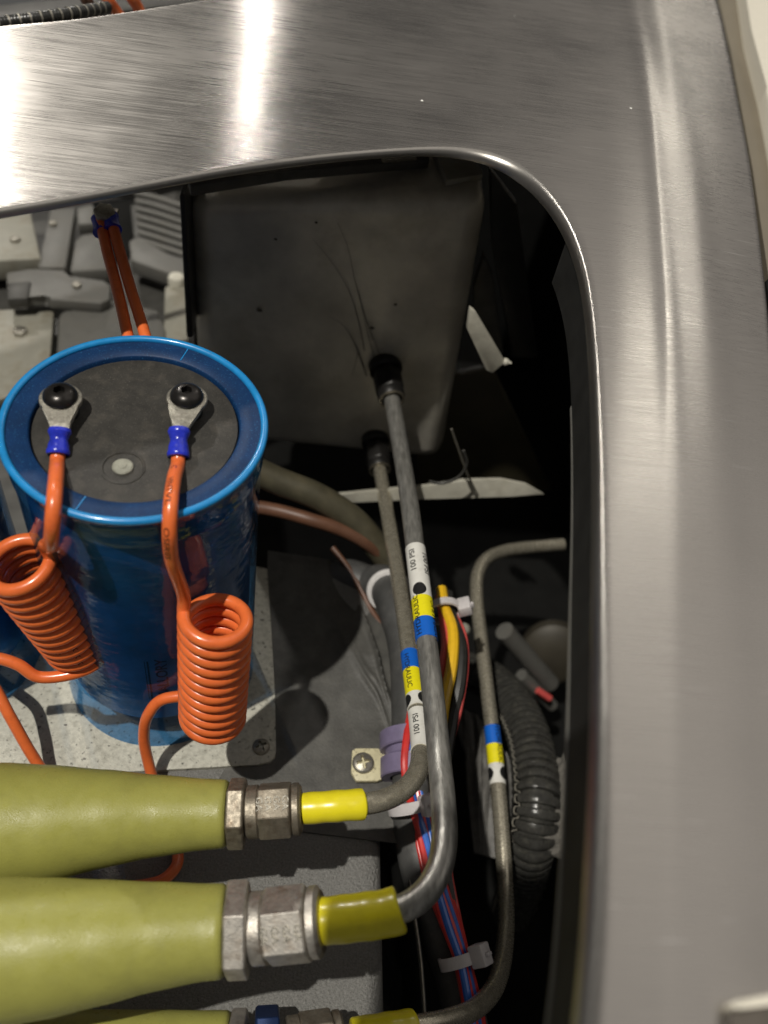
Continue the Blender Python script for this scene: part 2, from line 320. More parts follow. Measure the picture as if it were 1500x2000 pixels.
def tube(path, r, n=14, a=0, b=None, cap=True, step=None, bm=None):
    if not isinstance(path, Path): path = Path(path)
    bm = bm or bmesh.new(); b = path.len if b is None else b
    ds = [a] + [x for x in path.s if a + 1e-4 < x < b - 1e-4] + [b]
    if step:
        k = max(2, int((b - a) / step)); ds = [a + (b - a) * i / k for i in range(k + 1)]
    rings = []
    for d in ds:
        p, t, u, v = path.frame(d); rr = r(d) if callable(r) else r
        rings.append([bm.verts.new(p + (u * math.cos(2 * math.pi * k / n) + v * math.sin(2 * math.pi * k / n)) * rr) for k in range(n)])
    for i in range(len(rings) - 1):
        for k in range(n): bm.faces.new((rings[i][k], rings[i][(k + 1) % n], rings[i + 1][(k + 1) % n], rings[i + 1][k]))
    if cap: bm.faces.new(rings[0][::-1]); bm.faces.new(rings[-1])
    return bm
def lathe(o, axis, prof, n=32, bm=None, ref=None, phase=0.0, cap=True):
    """prof: list of (height along axis, radius)"""
    bm = bm or bmesh.new(); axis = V(axis).normalized(); o = V(o)
    ref = V(ref) if ref else (V((0, 0, 1)) if abs(axis.z) < 0.9 else V((1, 0, 0)))
    u = (ref - axis * ref.dot(axis)).normalized(); v = axis.cross(u); rings = []
    for h, r in prof:
        rings.append([bm.verts.new(o + axis * h + (u * math.cos(2 * math.pi * k / n + phase) + v * math.sin(2 * math.pi * k / n + phase)) * r) for k in range(n)])
    for i in range(len(rings) - 1):
        for k in range(n): bm.faces.new((rings[i][k], rings[i][(k + 1) % n], rings[i + 1][(k + 1) % n], rings[i + 1][k]))
    if cap: bm.faces.new(rings[0][::-1]); bm.faces.new(rings[-1])
    return bm
def hexnut(o, axis, length, af, ch=0.5, phase=0.0, ref=None, bm=None):
    """six-sided nut with rounded ends; af = across flats"""
    R = af / math.sqrt(3)
    bm = lathe(o, axis, [(0, R * 0.93), (ch, R), (length - ch, R), (length, R * 0.93)], 6, bm, ref, phase)
    es = [e for e in bm.edges]
    bmesh.ops.bevel(bm, geom=es, offset=0.25, segments=1, profile=0.5, affect='EDGES')
    return bm
def slab(top, thick, bev=0.6, bm=None, seg=2):
    """solid plate: top outline (list of points) and the vector to its underside"""
    bm = bm or bmesh.new(); thick = V(thick); top = [V(p) for p in top]
    a = [bm.verts.new(p) for p in top]; b = [bm.verts.new(p + thick) for p in top]; n = len(a)
    fs = [bm.faces.new(a), bm.faces.new(b[::-1])]
    for i in range(n): fs.append(bm.faces.new((a[i], b[i], b[(i + 1) % n], a[(i + 1) % n])))
    if bev:
        es = list({e for f in fs for e in f.edges})
        bmesh.ops.bevel(bm, geom=es, offset=bev, segments=seg, profile=0.5, affect='EDGES')
    return bm
def pslab(px, z, h, bev=0.6, seg=2): return slab([at(x, y, z) for x, y in px], (0, 0, -h), bev, seg=seg)
def box(c, sx, sy, sz, bev=0.5, rot=0, seg=2):
    c = V(c); R = Matrix.Rotation(rot, 3, 'Z')
    top = [c + R @ V((x * sx / 2, y * sy / 2, sz)) for x, y in ((-1, -1), (1, -1), (1, 1), (-1, 1))]
    return slab(top, (0, 0, -sz), bev, seg=seg)
_fc = {}
def text_tris(s, size, sx=1.0, cuts=2):
    """flat lettering as (verts2d, faces), centred"""
    key = (s, size, sx, cuts)
    if key in _fc: return _fc[key]
    cu = bpy.data.curves.new('t', 'FONT'); cu.body = s; cu.size = size; cu.align_x = 'CENTER'; cu.align_y = 'CENTER'; cu.resolution_u = 3; cu.offset = size * 0.014
    o = bpy.data.objects.new('t', cu); sc.collection.objects.link(o)
    dg = bpy.context.evaluated_depsgraph_get(); me = bpy.data.meshes.new_from_object(o.evaluated_get(dg))
    bm = bmesh.new(); bm.from_mesh(me); bmesh.ops.triangulate(bm, faces=bm.faces)
    for _ in range(cuts):
        es = [e for e in bm.edges if e.calc_length() > size * 0.22]
        if es: bmesh.ops.subdivide_edges(bm, edges=es, cuts=1); bmesh.ops.triangulate(bm, faces=bm.faces)
    ys = [v.co.y for v in bm.verts]; my = (min(ys) + max(ys)) / 2
    bm.verts.index_update()
    res = ([(v.co.x * sx, v.co.y - my) for v in bm.verts], [[v.index for v in f.verts] for f in bm.faces])
    bm.free(); bpy.data.objects.remove(o); bpy.data.curves.remove(cu); bpy.data.meshes.remove(me)
    _fc[key] = res; return res
def wrap_path(tr, path, r, d0, ang, flip=1, bm=None):
    """lay lettering on a pipe: text x runs along the path (flip=-1: against it), text y round it"""
    bm = bm or bmesh.new(); vs = []
    for x, y in tr[0]:
        p, t, u, v = path.frame(d0 + flip * x); a = ang - flip * y / r
        vs.append(bm.verts.new(p + (u * math.cos(a) + v * math.sin(a)) * r))
    for f in tr[1]:
        try: bm.faces.new([vs[i] for i in f])
        except ValueError: pass
    return bm
def disc_path(path, r, d0, ang, ra, rb, bm=None, n=28):
    """round spot lying on a pipe: half-length ra along, half-width rb round it"""
    bm = bm or bmesh.new(); rows = []
    for q in (1.0, 0.66, 0.33):
        row = []
        for k in range(n):
            th = 2 * math.pi * k / n; p, t, u, v = path.frame(d0 + q * ra * math.cos(th)); a = ang + q * rb * math.sin(th) / r
            row.append(bm.verts.new(p + (u * math.cos(a) + v * math.sin(a)) * r))
        rows.append(row)
    for i in range(2):
        for k in range(n): bm.faces.new((rows[i][k], rows[i][(k + 1) % n], rows[i + 1][(k + 1) % n], rows[i + 1][k]))
    p, t, u, v = path.frame(d0); cc = bm.verts.new(p + (u * math.cos(ang) + v * math.sin(ang)) * r)
    for k in range(n): bm.faces.new((rows[2][k], rows[2][(k + 1) % n], cc))
    return bm
# ------------------------------------------------------------------ the setting: deck, bay floor and bay walls
ZF = 182.0
bay = bmesh.new()
def sheet(bm, pts): bm.faces.new([bm.verts.new(V(p)) for p in pts])
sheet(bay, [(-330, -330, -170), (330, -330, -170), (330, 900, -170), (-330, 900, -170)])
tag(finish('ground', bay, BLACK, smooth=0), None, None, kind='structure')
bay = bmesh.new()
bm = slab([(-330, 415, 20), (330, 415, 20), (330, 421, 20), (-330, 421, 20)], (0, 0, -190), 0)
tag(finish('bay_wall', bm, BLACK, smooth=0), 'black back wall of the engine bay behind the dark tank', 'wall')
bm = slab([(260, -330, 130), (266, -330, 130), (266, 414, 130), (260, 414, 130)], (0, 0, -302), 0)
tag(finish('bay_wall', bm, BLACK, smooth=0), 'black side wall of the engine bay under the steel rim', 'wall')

# deck: rounded sheet with its right edge turned down, textured black
def deck_sheet():
    bm = bmesh.new(); xs = [-260 + i * 6 for i in range(58)] ; xs = [x for x in xs if x < 86] + [86, 88, 90, 91.5, 92.6, 93.2, 93.4]
    ys = [-300, -240, -200, -170, -150, -135, -120, -105, -90, -75, -60, -45, -30, -15, 0, 20, 40, 50]
    g = []
    for y in ys:
        row = []
        for x in xs:
            z = 0.0
            if x > 86: q = min(1, (x - 86) / 7.4); z = -(1 - math.sqrt(max(0, 1 - q * q))) * 8
            sh = -0.06 * (y + 120)
            row.append(bm.verts.new((x + sh * .4, y, z)))
        row.append(bm.verts.new((93.4 + sh * .4, y, -45)))
        g.append(row)
    for j in range(len(ys) - 1):
        for i in range(len(g[0]) - 1): bm.faces.new((g[j][i], g[j][i + 1], g[j + 1][i + 1], g[j + 1][i]))
    return bm
tag(finish('floor', deck_sheet(), DECK), None, None, kind='structure')

# tray wall along the right of the deck: thin black sheet with a paler metal lip
t = thing('cable_tray', (104, -90, -60), 'narrow black cable tray with paler metal lips right of the textured deck', 'tray')
lip = catmull([at(783, 1610, 0), at(793, 1690, 0), at(806, 1790, 0), at(818, 1880, 0), at(826, 2000, 0), at(834, 2120, 0)], 8)
bm = bmesh.new()
rows = []
for p in lip:
    rows.append([bm.verts.new(p + V(q)) for q in ((0, 0, 0), (0.8, 0, 0.25), (1.5, 0, 0), (1.5, 0, -60), (0, 0, -60))])
for i in range(len(rows) - 1):
    for k in range(5): bm.faces.new((rows[i][k], rows[i][(k + 1) % 5], rows[i + 1][(k + 1) % 5], rows[i + 1][k]))
bm.faces.new(rows[0]); bm.faces.new(rows[-1][::-1])
finish('side_wall', bm, DARKEDGE, t)
finish('pale_lip', tube(Path([p + V((0.8, 0, 0.2)) for p in lip]), 0.35, 8), SCREW, t)

# ------------------------------------------------------------------ stainless body frame
INNER = [(-330, 458), (-150, 434), (0, 411), (150, 385), (300, 357), (450, 330), (600, 309), (740, 296), (850, 291), (925, 297), (985, 315), (1035, 347), (1078, 393), (1112, 450), (1136, 520), (1150, 600), (1158, 690), (1163, 800), (1166, 930), (1166, 1100), (1166, 1300), (1163, 1500), (1157, 1650), (1149, 1800), (1138, 1930), (1124, 2060), (1100, 2250)]
OUTER = [(-330, 92), (-150, 68), (0, 45), (170, 30), (360, 2), (540, -26), (700, -52), (860, -80), (1000, -110), (1140, -140), (1270, -150), (1345, -120), (1385, -60), (1408, 0), (1428, 90), (1447, 190), (1466, 290), (1484, 420), (1500, 560), (1520, 760), (1560, 1000), (1580, 1300), (1585, 1550), (1585, 1750), (1585, 1900), (1585, 2060), (1585, 2250)]
CREASE = [at(x, y, ZF) for x, y in ((1190, -260), (1215, -90), (1232, 0), (1252, 100), (1274, 250), (1291, 420), (1302, 560), (1309, 700), (1314, 900), (1316, 1200), (1314, 1600), (1306, 2000), (1296, 2400))]
def crease_side(p):
    best = 1e9; sg = 0
    for a, b in zip(CREASE, CREASE[1:]):
        ab = (b - a); ab.z = 0; ap = p - a; ap.z = 0
        q = max(0, min(1, ap.dot(ab) / ab.length_squared)); d = (ap - ab * q).length
        if d < best: best = d; sg = ab.x * ap.y - ab.y * ap.x
    return best if sg > 0 else -best
def uni_catmull(pts, n):
    P = [[2 * a - b for a, b in zip(pts[0], pts[1])]] + [list(p) for p in pts] + [[2 * a - b for a, b in zip(pts[-1], pts[-2])]]
    out = []
    for i in range(1, len(P) - 2):
        for k in range(n):
            t_ = k / n
            out.append([0.5 * (2 * b + (c - a) * t_ + (2 * a - 5 * b + 4 * c - d) * t_ * t_ + (3 * b - a - 3 * c + d) * t_ ** 3) for a, b, c, d in zip(*P[i - 1:i + 3])])
    out.append(list(pts[-1])); return out
inn = [at(*p, ZF) for p in INNER]
outr = [at(*p, ZF - (2.5 if i > 11 else 0)) for i, p in enumerate(OUTER)]
prs = uni_catmull([(a.x, a.y, b.x, b.y) for a, b in zip(inn, outr)], 9)
RR0 = 3.6
def frame_h(p):
    d = crease_side(p)                                    # positive to the right of the crease
    k_ = max(0.0, min(1.0, (p.y + 45) / 70)); h = (0.05 + 0.16 * k_) * math.exp(-(d / 2.6) ** 2)
    if d > -2: h -= (math.sqrt((d + 2) ** 2 + 144) - 12) * 0.11
    h += 0.16 * math.exp(-((d - 13) / 5.0) ** 2) + 0.08 * math.exp(-((d + 16) / 6.0) ** 2)
    return h + 0.25 * noise.noise(V((p.x * .02, p.y * .012, 3)))
def frame_mesh():
    bm = bmesh.new(); G = []
    for j, (a, b, c, d) in enumerate(prs):
        RR = 1.7 + (RR0 - 1.7) * max(0.0, min(1.0, (j / 9 - 7.5) / 3.0)); fl = RR + 1.0
        A = V((a, b, 0)); B = V((c, d, 0)); D = (B - A); Lw = D.length; D.normalize(); row = []
        for dd, z in ((2.0, -fl + .7), (2.0, -fl + .2), (1.5, -fl), (.5, -fl), (0.12, -fl + .15), (0, -fl + .5), (0, -RR - .3), (0, -RR)):
            row.append(A + D * dd + V((0, 0, ZF + z + frame_h(A))))
        for k in range(1, 9):
            th = math.pi / 2 * k / 8
            q = A + D * RR * (1 - math.cos(th)); row.append(q + V((0, 0, ZF - RR * (1 - math.sin(th)) + frame_h(q))))
        for k in range(1, 49):
            f = k / 48; q = A + D * (RR + (Lw - RR - 3) * f); row.append(q + V((0, 0, ZF + frame_h(q))))
        hz = row[-1].z
        for k in range(1, 6):
            th = math.pi / 2 * k / 5; q = A + D * (Lw - 3 + 3 * math.sin(th)); row.append(V((q.x, q.y, hz - 3 * (1 - math.cos(th)))))
        row.append(V((B.x, B.y, hz - 16)))
        G.append([bm.verts.new(p) for p in row])
    for j in range(len(G) - 1):
        for i in range(len(G[0]) - 1): bm.faces.new((G[j][i], G[j][i + 1], G[j + 1][i + 1], G[j + 1][i]))
    return bm
fr = finish('body_frame', frame_mesh(), STEEL, uvxy=True, smooth=60)
fr.data.materials.append(RIMEDGE); nc_ = 8 + 8 + 48 + 5 + 1 - 1
for p in fr.data.polygons:
    if p.index % nc_ < 15: p.material_index = 1
tag(fr, 'brushed stainless steel body rim curving round the open engine bay', 'body panel')

# black liner strip standing under the right leg of the rim, its lit lower edge painted as a paler lip
def liner_mesh(i0, z0, z1, off0, off1, th):
    bm = bmesh.new(); rows = []
    for a, b, c, d in prs[int(9 * i0):int(9 * 26)]:
        A = V((a, b, 0)); D = (V((c, d, 0)) - A).normalized(); h = frame_h(A)
        f = 1.0
        rows.append([bm.verts.new(A + D * o_ + V((0, 0, ZF + z_ + h * 0))) for o_, z_ in ((off0, z0), (off1, z1), (off1 + th, z1), (off0 + th, z0))])
    for i in range(len(rows) - 1):
        for k in range(4): bm.faces.new((rows[i][k], rows[i][(k + 1) % 4], rows[i + 1][(k + 1) % 4], rows[i + 1][k]))
    bm.faces.new(rows[0]); bm.faces.new(rows[-1][::-1]); return bm
finish('liner', liner_mesh(13, -4.8, -20.5, 0.8, 0.8, 1.0), LINER, fr)
finish('liner_lit_lip', liner_mesh(16, -20.5, -21.3, 0.3, 0.3, 1.5), GREYP, fr)

# right of the rim: beige side and off-white panel beyond it
bm = pslab([(1300, -260), (1395, -40), (1425, 90), (1470, 330), (1510, 600), (1560, 900), (1700, 900), (1640, 500), (1560, 200), (1480, -30), (1430, -260)], ZF - 34, 60, 1.5)
tag(finish('side_panel', bm, BEIGE), 'plain beige side panel beyond the upper right edge of the steel rim', 'panel')
bm = pslab([(1420, -260), (1452, -40), (1468, 60), (1498, 170), (1530, 330), (1800, 330), (1800, -260)], ZF - 24, 30, 2.5)
tag(finish('outer_panel', bm, OFFW), 'off-white panel in the upper right corner outside the beige side', 'panel')
bm = lathe(at(1517, 620, ZF - 33), (0, 0.15, 1), [(0, 5), (3, 5.2), (6, 4.4), (7, 2.5), (7.3, 0.2)], 24)
for v in bm.verts:
    c = at(1517, 620, ZF - 33); v.co.y = c.y + (v.co.y - c.y) * 3.2
tag(finish('handle_recess', bm, BLACK), 'black rounded plug at the right edge of the beige side panel', 'plug')
# raised block stands in for a recess; cream edge paints its lit wall
t = thing('recess_stand_in', at(1460, 1990, ZF - 14), 'small raised taupe block with a cream edge, standing in for a recess at the bottom right corner', 'block')
pa = [(1424, 1950), (1500, 1938), (1580, 1926), (1590, 2080), (1430, 2080)]
finish('block_body', slab([at(x, y, ZF + 2.2) for x, y in ((1428, 1972), (1500, 1963), (1600, 1950), (1600, 2200), (1424, 2200))], (0, 0, -14), 0.8), TAUPE, t)
finish('lit_edge', slab([at(x, y, ZF + 2.8) for x, y in ((1432, 1952), (1500, 1943), (1600, 1930), (1600, 1952), (1500, 1964), (1450, 1970), (1428, 1968))], (0, 0, -4), 0.7), OFFW, t)

# beyond the top-left edge of the rim: braided hose, orange wires, black ledge
bm = pslab([(-200, 30), (420, -40), (420, 0), (-200, 66)], ZF - 70, 12, 2)
tag(finish('rear_ledge', bm, GREYD), 'dark ledge seen past the top left edge of the steel rim', 'ledge')
t = thing('braided_hose', at(60, 40, ZF - 12), 'black braided hose with pale bands along the top left edge of the steel rim', 'hose')
pth = Path(catmull([at(-60, 52, ZF - 9), at(20, 42, ZF - 9), at(90, 33, ZF - 9), at(150, 24, ZF - 10), at(210, 14, ZF - 14)], 1.0))
finish('hose_body', tube(pth, lambda d: 2.2 + 0.12 * math.sin(d * 2 * math.pi / 1.3), 14, step=0.33), BLKW, t)
k = 0; d = 2.0
while d < pth.len - 2:
    finish('band', tube(pth, 2.45, 14, d, d + 0.7), SCREW if False else LUG, t); d += 4.1
for i, pts in enumerate([[(180, -60), (205, -10), (222, 15), (240, 40)], [(228, -60), (252, -12), (268, 12), (280, 40)], [(140, -60), (166, -6), (178, 16), (190, 40)]]):
    bm = tube(Path(catmull([at(x, y, ZF - 18 - 6 * j) for j, (x, y) in enumerate(pts)], 2)), 2.6, 14)
    tag(finish('orange_cable', bm, ORANGE if i < 2 else BROWN), ['orange cable just past the top edge of the steel rim, left of a second one', 'rightmost orange cable just past the top edge of the steel rim', 'dim brown cable left of the two orange ones past the top edge'][i], 'cable', 'cables past the top edge of the rim')

# ------------------------------------------------------------------ mounting plate under the capacitor
pz = 2.0
px_pl = [(-260, 1560), (160, 1512), (400, 1499), (505, 1493), (527, 1489), (537, 1480), (539, 1466), (537, 1350), (530, 1230), (522, 1110), (420, 1090), (-260, 1130)]
t = thing('mounting_plate', at(240, 1300, 0.05), 'pale speckled metal plate under the blue capacitors', 'plate')
finish('plate', slab([at(x, y, pz) for x, y in px_pl], (0, 0, -1.95), 0.45), PLATE, t)
def phillips(c, r, axis=(0, 0, 1), h=1.6, rot=0.3):
    axis = V(axis).normalized()
    bm = lathe(c, axis, [(0, r), (0.35, r), (h * .7, r * 0.86), (h * 0.93, r * 0.62), (h, r * 0.42)], 32)
    return bm
def cross_slot(c, r, axis=(0, 0, 1), h=1.6, rot=0.3):
    axis = V(axis).normalized(); ref = V((1, 0, 0)); u = (ref - axis * ref.dot(axis)).normalized(); v = axis.cross(u); bm = bmesh.new()
    for a in (rot, rot + math.pi / 2):
        e = u * math.cos(a) + v * math.sin(a); f = axis.cross(e)
        c0 = V(c) + axis * (h * .985 + 0.08)
        slab([c0 + e * r * .6 + f * r * .13, c0 - e * r * .6 + f * r * .13, c0 - e * r * .6 - f * r * .13, c0 + e * r * .6 - f * r * .13], axis * (-0.5), 0, bm)
        c0 = c0 + axis * 0.004
    return bm
def recessed_screw(name, c, r, axis, parent, m, rot=0.3, h=1.7):
    """pan head with a real sunk cross: the head is cut by a star of small walls"""
    axis = V(axis).normalized(); ref = V((1, 0, 0)); u = (ref - axis * ref.dot(axis)).normalized(); v = axis.cross(u); bm = bmesh.new()
    n = 64; w_ = 0.17; arm = 0.64
    def star(th):
        # radius of a plus-shaped hole at angle th
        a = (th - rot) % (math.pi / 2); a = min(a, math.pi / 2 - a)
        return min(arm / max(math.cos(a), 1e-6), w_ / max(math.sin(a), 1e-6)) if math.sin(a) > 1e-6 else arm
    ring = lambda h_, f: [bm.verts.new(V(c) + axis * (h_(2 * math.pi * k / n) if callable(h_) else h_) + (u * math.cos(2 * math.pi * k / n) + v * math.sin(2 * math.pi * k / n)) * r * f(2 * math.pi * k / n)) for k in range(n)]
    dome = lambda q: h * (1 - 0.55 * q ** 2.4)
    rs = [ring(0, lambda a: 1.0), ring(dome(1) * .7, lambda a: 1.0), ring(dome(.95), lambda a: .95), ring(dome(.8), lambda a: .8)]
    rs.append([bm.verts.new(V(c) + axis * dome(max(star(2 * math.pi * k / n), .1)) + (u * math.cos(2 * math.pi * k / n) + v * math.sin(2 * math.pi * k / n)) * r * star(2 * math.pi * k / n)) for k in range(n)])
    rs.append(ring(-h * 0.2, lambda a: star(a) * .8)); 
    for i in range(len(rs) - 1):
        for k in range(n): bm.faces.new((rs[i][k], rs[i][(k + 1) % n], rs[i + 1][(k + 1) % n], rs[i + 1][k]))
    bm.faces.new(rs[-1])
    return finish(name, bm, m, parent, smooth=40)
recessed_screw('screw', at(510, 1459, pz), 3.4, (0, 0, 1), t, SCREW, rot=0.5)

# ------------------------------------------------------------------ blue capacitor
def capacitor(loc, label, full=True):
    t = thing('capacitor', loc, label, 'capacitor', 'blue capacitors on the speckled plate')
    o = V(loc); H = 143.0 - loc[2]
    finish('sheath', lathe(o, (0, 0, 1), [(0, 37.0), (2, 36.6), (H * .5, 36.4), (H - 14, 36.5), (H - 11, 37.1), (H - 9.5, 36.5), (H - 7, 36.9), (H - 5.5, 36.6), (H - 3, 37.2), (H - 1.5, 37.6)], 96, cap=False), SHEATH, t, smooth=60)
    finish('can', lathe(o, (0, 0, 1), [(17, 32.5), (18.5, 34.2), (H - 8, 34.2), (H - 6, 33.5)], 64), CANB, t)
    # blue collar: sloping inner face, with a bright rounded outer rim, in two halves
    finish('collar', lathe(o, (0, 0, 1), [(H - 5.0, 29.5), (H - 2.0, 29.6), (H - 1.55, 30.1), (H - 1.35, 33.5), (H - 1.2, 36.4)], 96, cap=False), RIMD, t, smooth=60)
    bm = bmesh.new(); n = 128; m_ = 14; rs = []
    for k in range(n):
        a = 2 * math.pi * k / n; e = V((math.cos(a), math.sin(a), 0)); row = []
        for j in range(m_):
            b_ = 2 * math.pi * j / m_; row.append(bm.verts.new(o + e * (36.9 + 1.15 * math.cos(b_)) + V((0, 0, H - 1.0 + 1.15 * math.sin(b_)))))
        rs.append(row)
    for k in range(n):
        for j in range(m_): bm.faces.new((rs[k][j], rs[(k + 1) % n][j], rs[(k + 1) % n][(j + 1) % m_], rs[k][(j + 1) % m_]))
    finish('rim', bm, RIMB, t, smooth=60)
    for a in (math.radians(74), math.radians(254)):
        e = V((math.cos(a), math.sin(a), 0)); f = V((-e.y, e.x, 0))
        bm = slab([o + e * 30.2 + f * .14 + V((0, 0, H - 1.35)), o + e * 37.2 + f * .14 + V((0, 0, H - 1.0)), o + e * 37.2 - f * .14 + V((0, 0, H - 1.0)), o + e * 30.2 - f * .14 + V((0, 0, H - 1.35))], (0, 0, -1.2), 0)
        finish('seam', bm, RIMB, t, smooth=0)
    finish('lid', lathe(o, (0, 0, 1), [(H - 9, 29.4), (H - 3.6, 29.4), (H - 2.9, 29.0), (H - 2.8, 26), (H - 2.8, 12), (H - 2.8, 0.5)], 72), LID, t)
    return t
ZT = 140.2                                               # level of the black lid
cap = capacitor((0, 0, pz), 'large blue capacitor with black top and two screwed-down orange wires')
pc = at(240, 913, ZT)
finish('vent_ring', lathe(pc, (0, 0, 1), [(-0.3, 6.2), (0.18, 6.2), (0.30, 5.9), (0.30, 5.5), (0.05, 5.3)], 40, cap=False), LID, cap)
finish('vent_plug', lathe(pc, (0, 0, 1), [(-0.3, 2.9), (0.5, 2.9), (0.8, 2.5), (0.75, 1.2), (0.95, 1.0), (0.95, 0.3)], 32), mat('grey_plug', (0.27, 0.27, 0.22), 0.5, 0, var=0.2, vscale=500), cap)
# printed word on the can, reading upwards, with a ruled border beside it
a0 = math.radians(-77); rcan = 34.32
tr = text_tris('MALLORY', 5.6, 1.12, 2)
bm = bmesh.new(); vs = []
zc = 50.0
for x, y in tr[0]:
    a = a0 - y / rcan; vs.append(bm.verts.new((math.cos(a) * rcan, math.sin(a) * rcan, zc + x)))
for f in tr[1]: bm.faces.new([vs[i] for i in f])
for u0, u1 in ((-4.6, -4.0),(-5.4,-5.15)):
    q = [bm.verts.new((math.cos(a0 + u / rcan) * rcan, math.sin(a0 + u / rcan) * rcan, z)) for u, z in ((u0, zc - 14), (u1, zc - 14), (u1, zc + 13), (u0, zc + 13))]
    bm.faces.new(q)
finish('print', bm, CINK, cap, smooth=0)
cap2 = capacitor((-86, 2, pz), 'second blue capacitor cut off by the left edge behind the left coil')

# screws and ring terminals
def allen_screw(c, parent):
    c = V(c)
    finish('terminal_post', lathe(c - V((0, 0, 6.4)), (0, 0, 1), [(0, 4.6), (4.6, 4.6), (5.0, 4.3)], 32), DARKFIT, parent)
    bm = bmesh.new(); n = 48; hexr = 1.75
    prof = [(0, 4.7), (0.4, 4.9), (1.2, 4.7), (2.0, 4.1), (2.6, 3.2), (2.95, 2.4)]
    rs = [[bm.verts.new(c + V((math.cos(2 * math.pi * k / n) * r, math.sin(2 * math.pi * k / n) * r, h))) for k in range(n)] for h, r in prof]
    def hx(a):
        q = (a + 0.4) % (math.pi / 3); return hexr * math.cos(math.pi / 6) / math.cos(q - math.pi / 6)
    for h, s in ((2.98, 1.0), (0.9, 0.97)):
        rs.append([bm.verts.new(c + V((math.cos(2 * math.pi * k / n) * hx(2 * math.pi * k / n) * s, math.sin(2 * math.pi * k / n) * hx(2 * math.pi * k / n) * s, h))) for k in range(n)])
    for i in range(len(rs) - 1):
        for k in range(n): bm.faces.new((rs[i][k], rs[i][(k + 1) % n], rs[i + 1][(k + 1) % n], rs[i + 1][k]))
    bm.faces.new(rs[-1]); bm.faces.new(rs[0][::-1])
    return finish('terminal_screw', bm, BLACKSCREW, parent, smooth=40)
def ring_lug(c, tail, width, parent, m=LUG, R=6.0, th=1.6):
    """flat eye round the screw whose tongue runs to the crimp"""
    c = V(c); tail = V(tail); dn = (tail - c); L_ = dn.length; e = V((dn.x, dn.y, 0)).normalized(); f = V((-e.y, e.x, 0)); top = []
    n = 26; ang0 = math.radians(48)
    for k in range(n + 1):
        a = ang0 + (2 * math.pi - 2 * ang0) * k / n; top.append(c + e * R * math.cos(a) + f * R * math.sin(a))
    w2 = width / 2; 
    def dropz(s): return V((0, 0, (tail.z - c.z) * min(1, s)))
    for s, ww in ((0.70, w2 * 1.15), (0.85, w2), (1.0, w2)):
        top.append(c + e * dn.xy.length * s - f * ww + dropz((s - .5) * 2))
    for s, ww in ((1.0, w2), (0.85, w2), (0.70, w2 * 1.15)):
        top.append(c + e * dn.xy.length * s + f * ww + dropz((s - .5) * 2))
    return finish('ring_terminal', slab(top, (0, 0, -th), 0.35), m, parent, smooth=50)

def coil_points(A, B, turns, R, start, ref, hand=1):
    """helix from A to B (axis ends)"""
    A = V(A); B = V(B); ax = (B - A); L_ = ax.length; ax.normalize(); u = (V(ref) - ax * V(ref).dot(ax)).normalized(); v = ax.cross(u); out = []
    n = int(turns * 36)
    for k in range(n + 1):
        a = start + hand * 2 * math.pi * turns * k / n
        out.append(A + ax * L_ * k / n + (u * math.cos(a) + v * math.sin(a)) * R)
    return out
def wire_print(path, r, d0, words, ang, size, parent, m=WINK, flip=1, gap=1.6):
    bm = bmesh.new(); d = d0
    for wd in words:
        tr = text_tris(wd, size, 1.25, 1); xs = [x for x, y in tr[0]]; half = (max(xs) - min(xs)) / 2
        wrap_path(tr, path, r + 0.04, d + flip * half, ang if not callable(ang) else ang(d + flip * half), flip, bm); d += flip * (2 * half + gap)
    return finish('print', bm, m, parent, smooth=0)
RW_ = 2.05
def crimped_wire(label, screw_px, crimp_a, crimp_b, lead, coilA, coilB, turns, start, ref, tail, Rc, hand=1):
    zs = 146.3
    c = at(*screw_px, zs); ca = at(*crimp_a); cb = at(*crimp_b)
    t = thing('coiled_wire', coilB, label, 'wire', 'orange coiled wires on the capacitors')
    ring_lug(c, ca + (cb - ca).normalized() * 1.2, 4.6, t)
    pth = Path(catmull([ca, ca.lerp(cb, .5), cb], 0.6))
    def rr(d):
        f = d / pth.len; return 2.9 + 0.35 * math.exp(-((f - .12) / .08) ** 2) - 0.5 * math.exp(-((f - .42) / .14) ** 2) + 0.35 * math.exp(-((f - .9) / .1) ** 2)
    finish('crimp_sleeve', tube(pth, rr, 20, step=0.5), BLUECRIMP, t)
    hel = coil_points(coilA, coilB, turns, Rc, start, ref, hand)
    tl = [V(p) for p in tail]
    dirn = (cb - ca).normalized()
    lead_pts = catmull([cb - dirn * 2.0, cb + dirn * 2.0] + [V(p) for p in lead] + [hel[0] - (hel[1] - hel[0]).normalized() * 1.2 + (hel[0] - hel[36]).normalized() * 5.0, hel[0], hel[4]], 0.8)
    # drop the doubled end that overlaps the helix
    while lead_pts and (lead_pts[-1] - hel[0]).length < (hel[4] - hel[0]).length * 1.001 and len(lead_pts) > 4 and (lead_pts[-1] - hel[0]).length > 1e-4: lead_pts.pop()
    tail_pts = catmull([hel[-5], hel[-1]] + tl, 0.8)
    ti = [i for i, p in enumerate(tail_pts) if (p - hel[-1]).length < 0.05]
    tail_pts = tail_pts[(ti[0] + 1) if ti else 5:]
    P_ = Path(lead_pts + hel[1:] + tail_pts)
    finish('cable', tube(P_, RW_, 14), ORANGE, t)
    return t, P_, c
c1 = at(365, 770, 147.0)
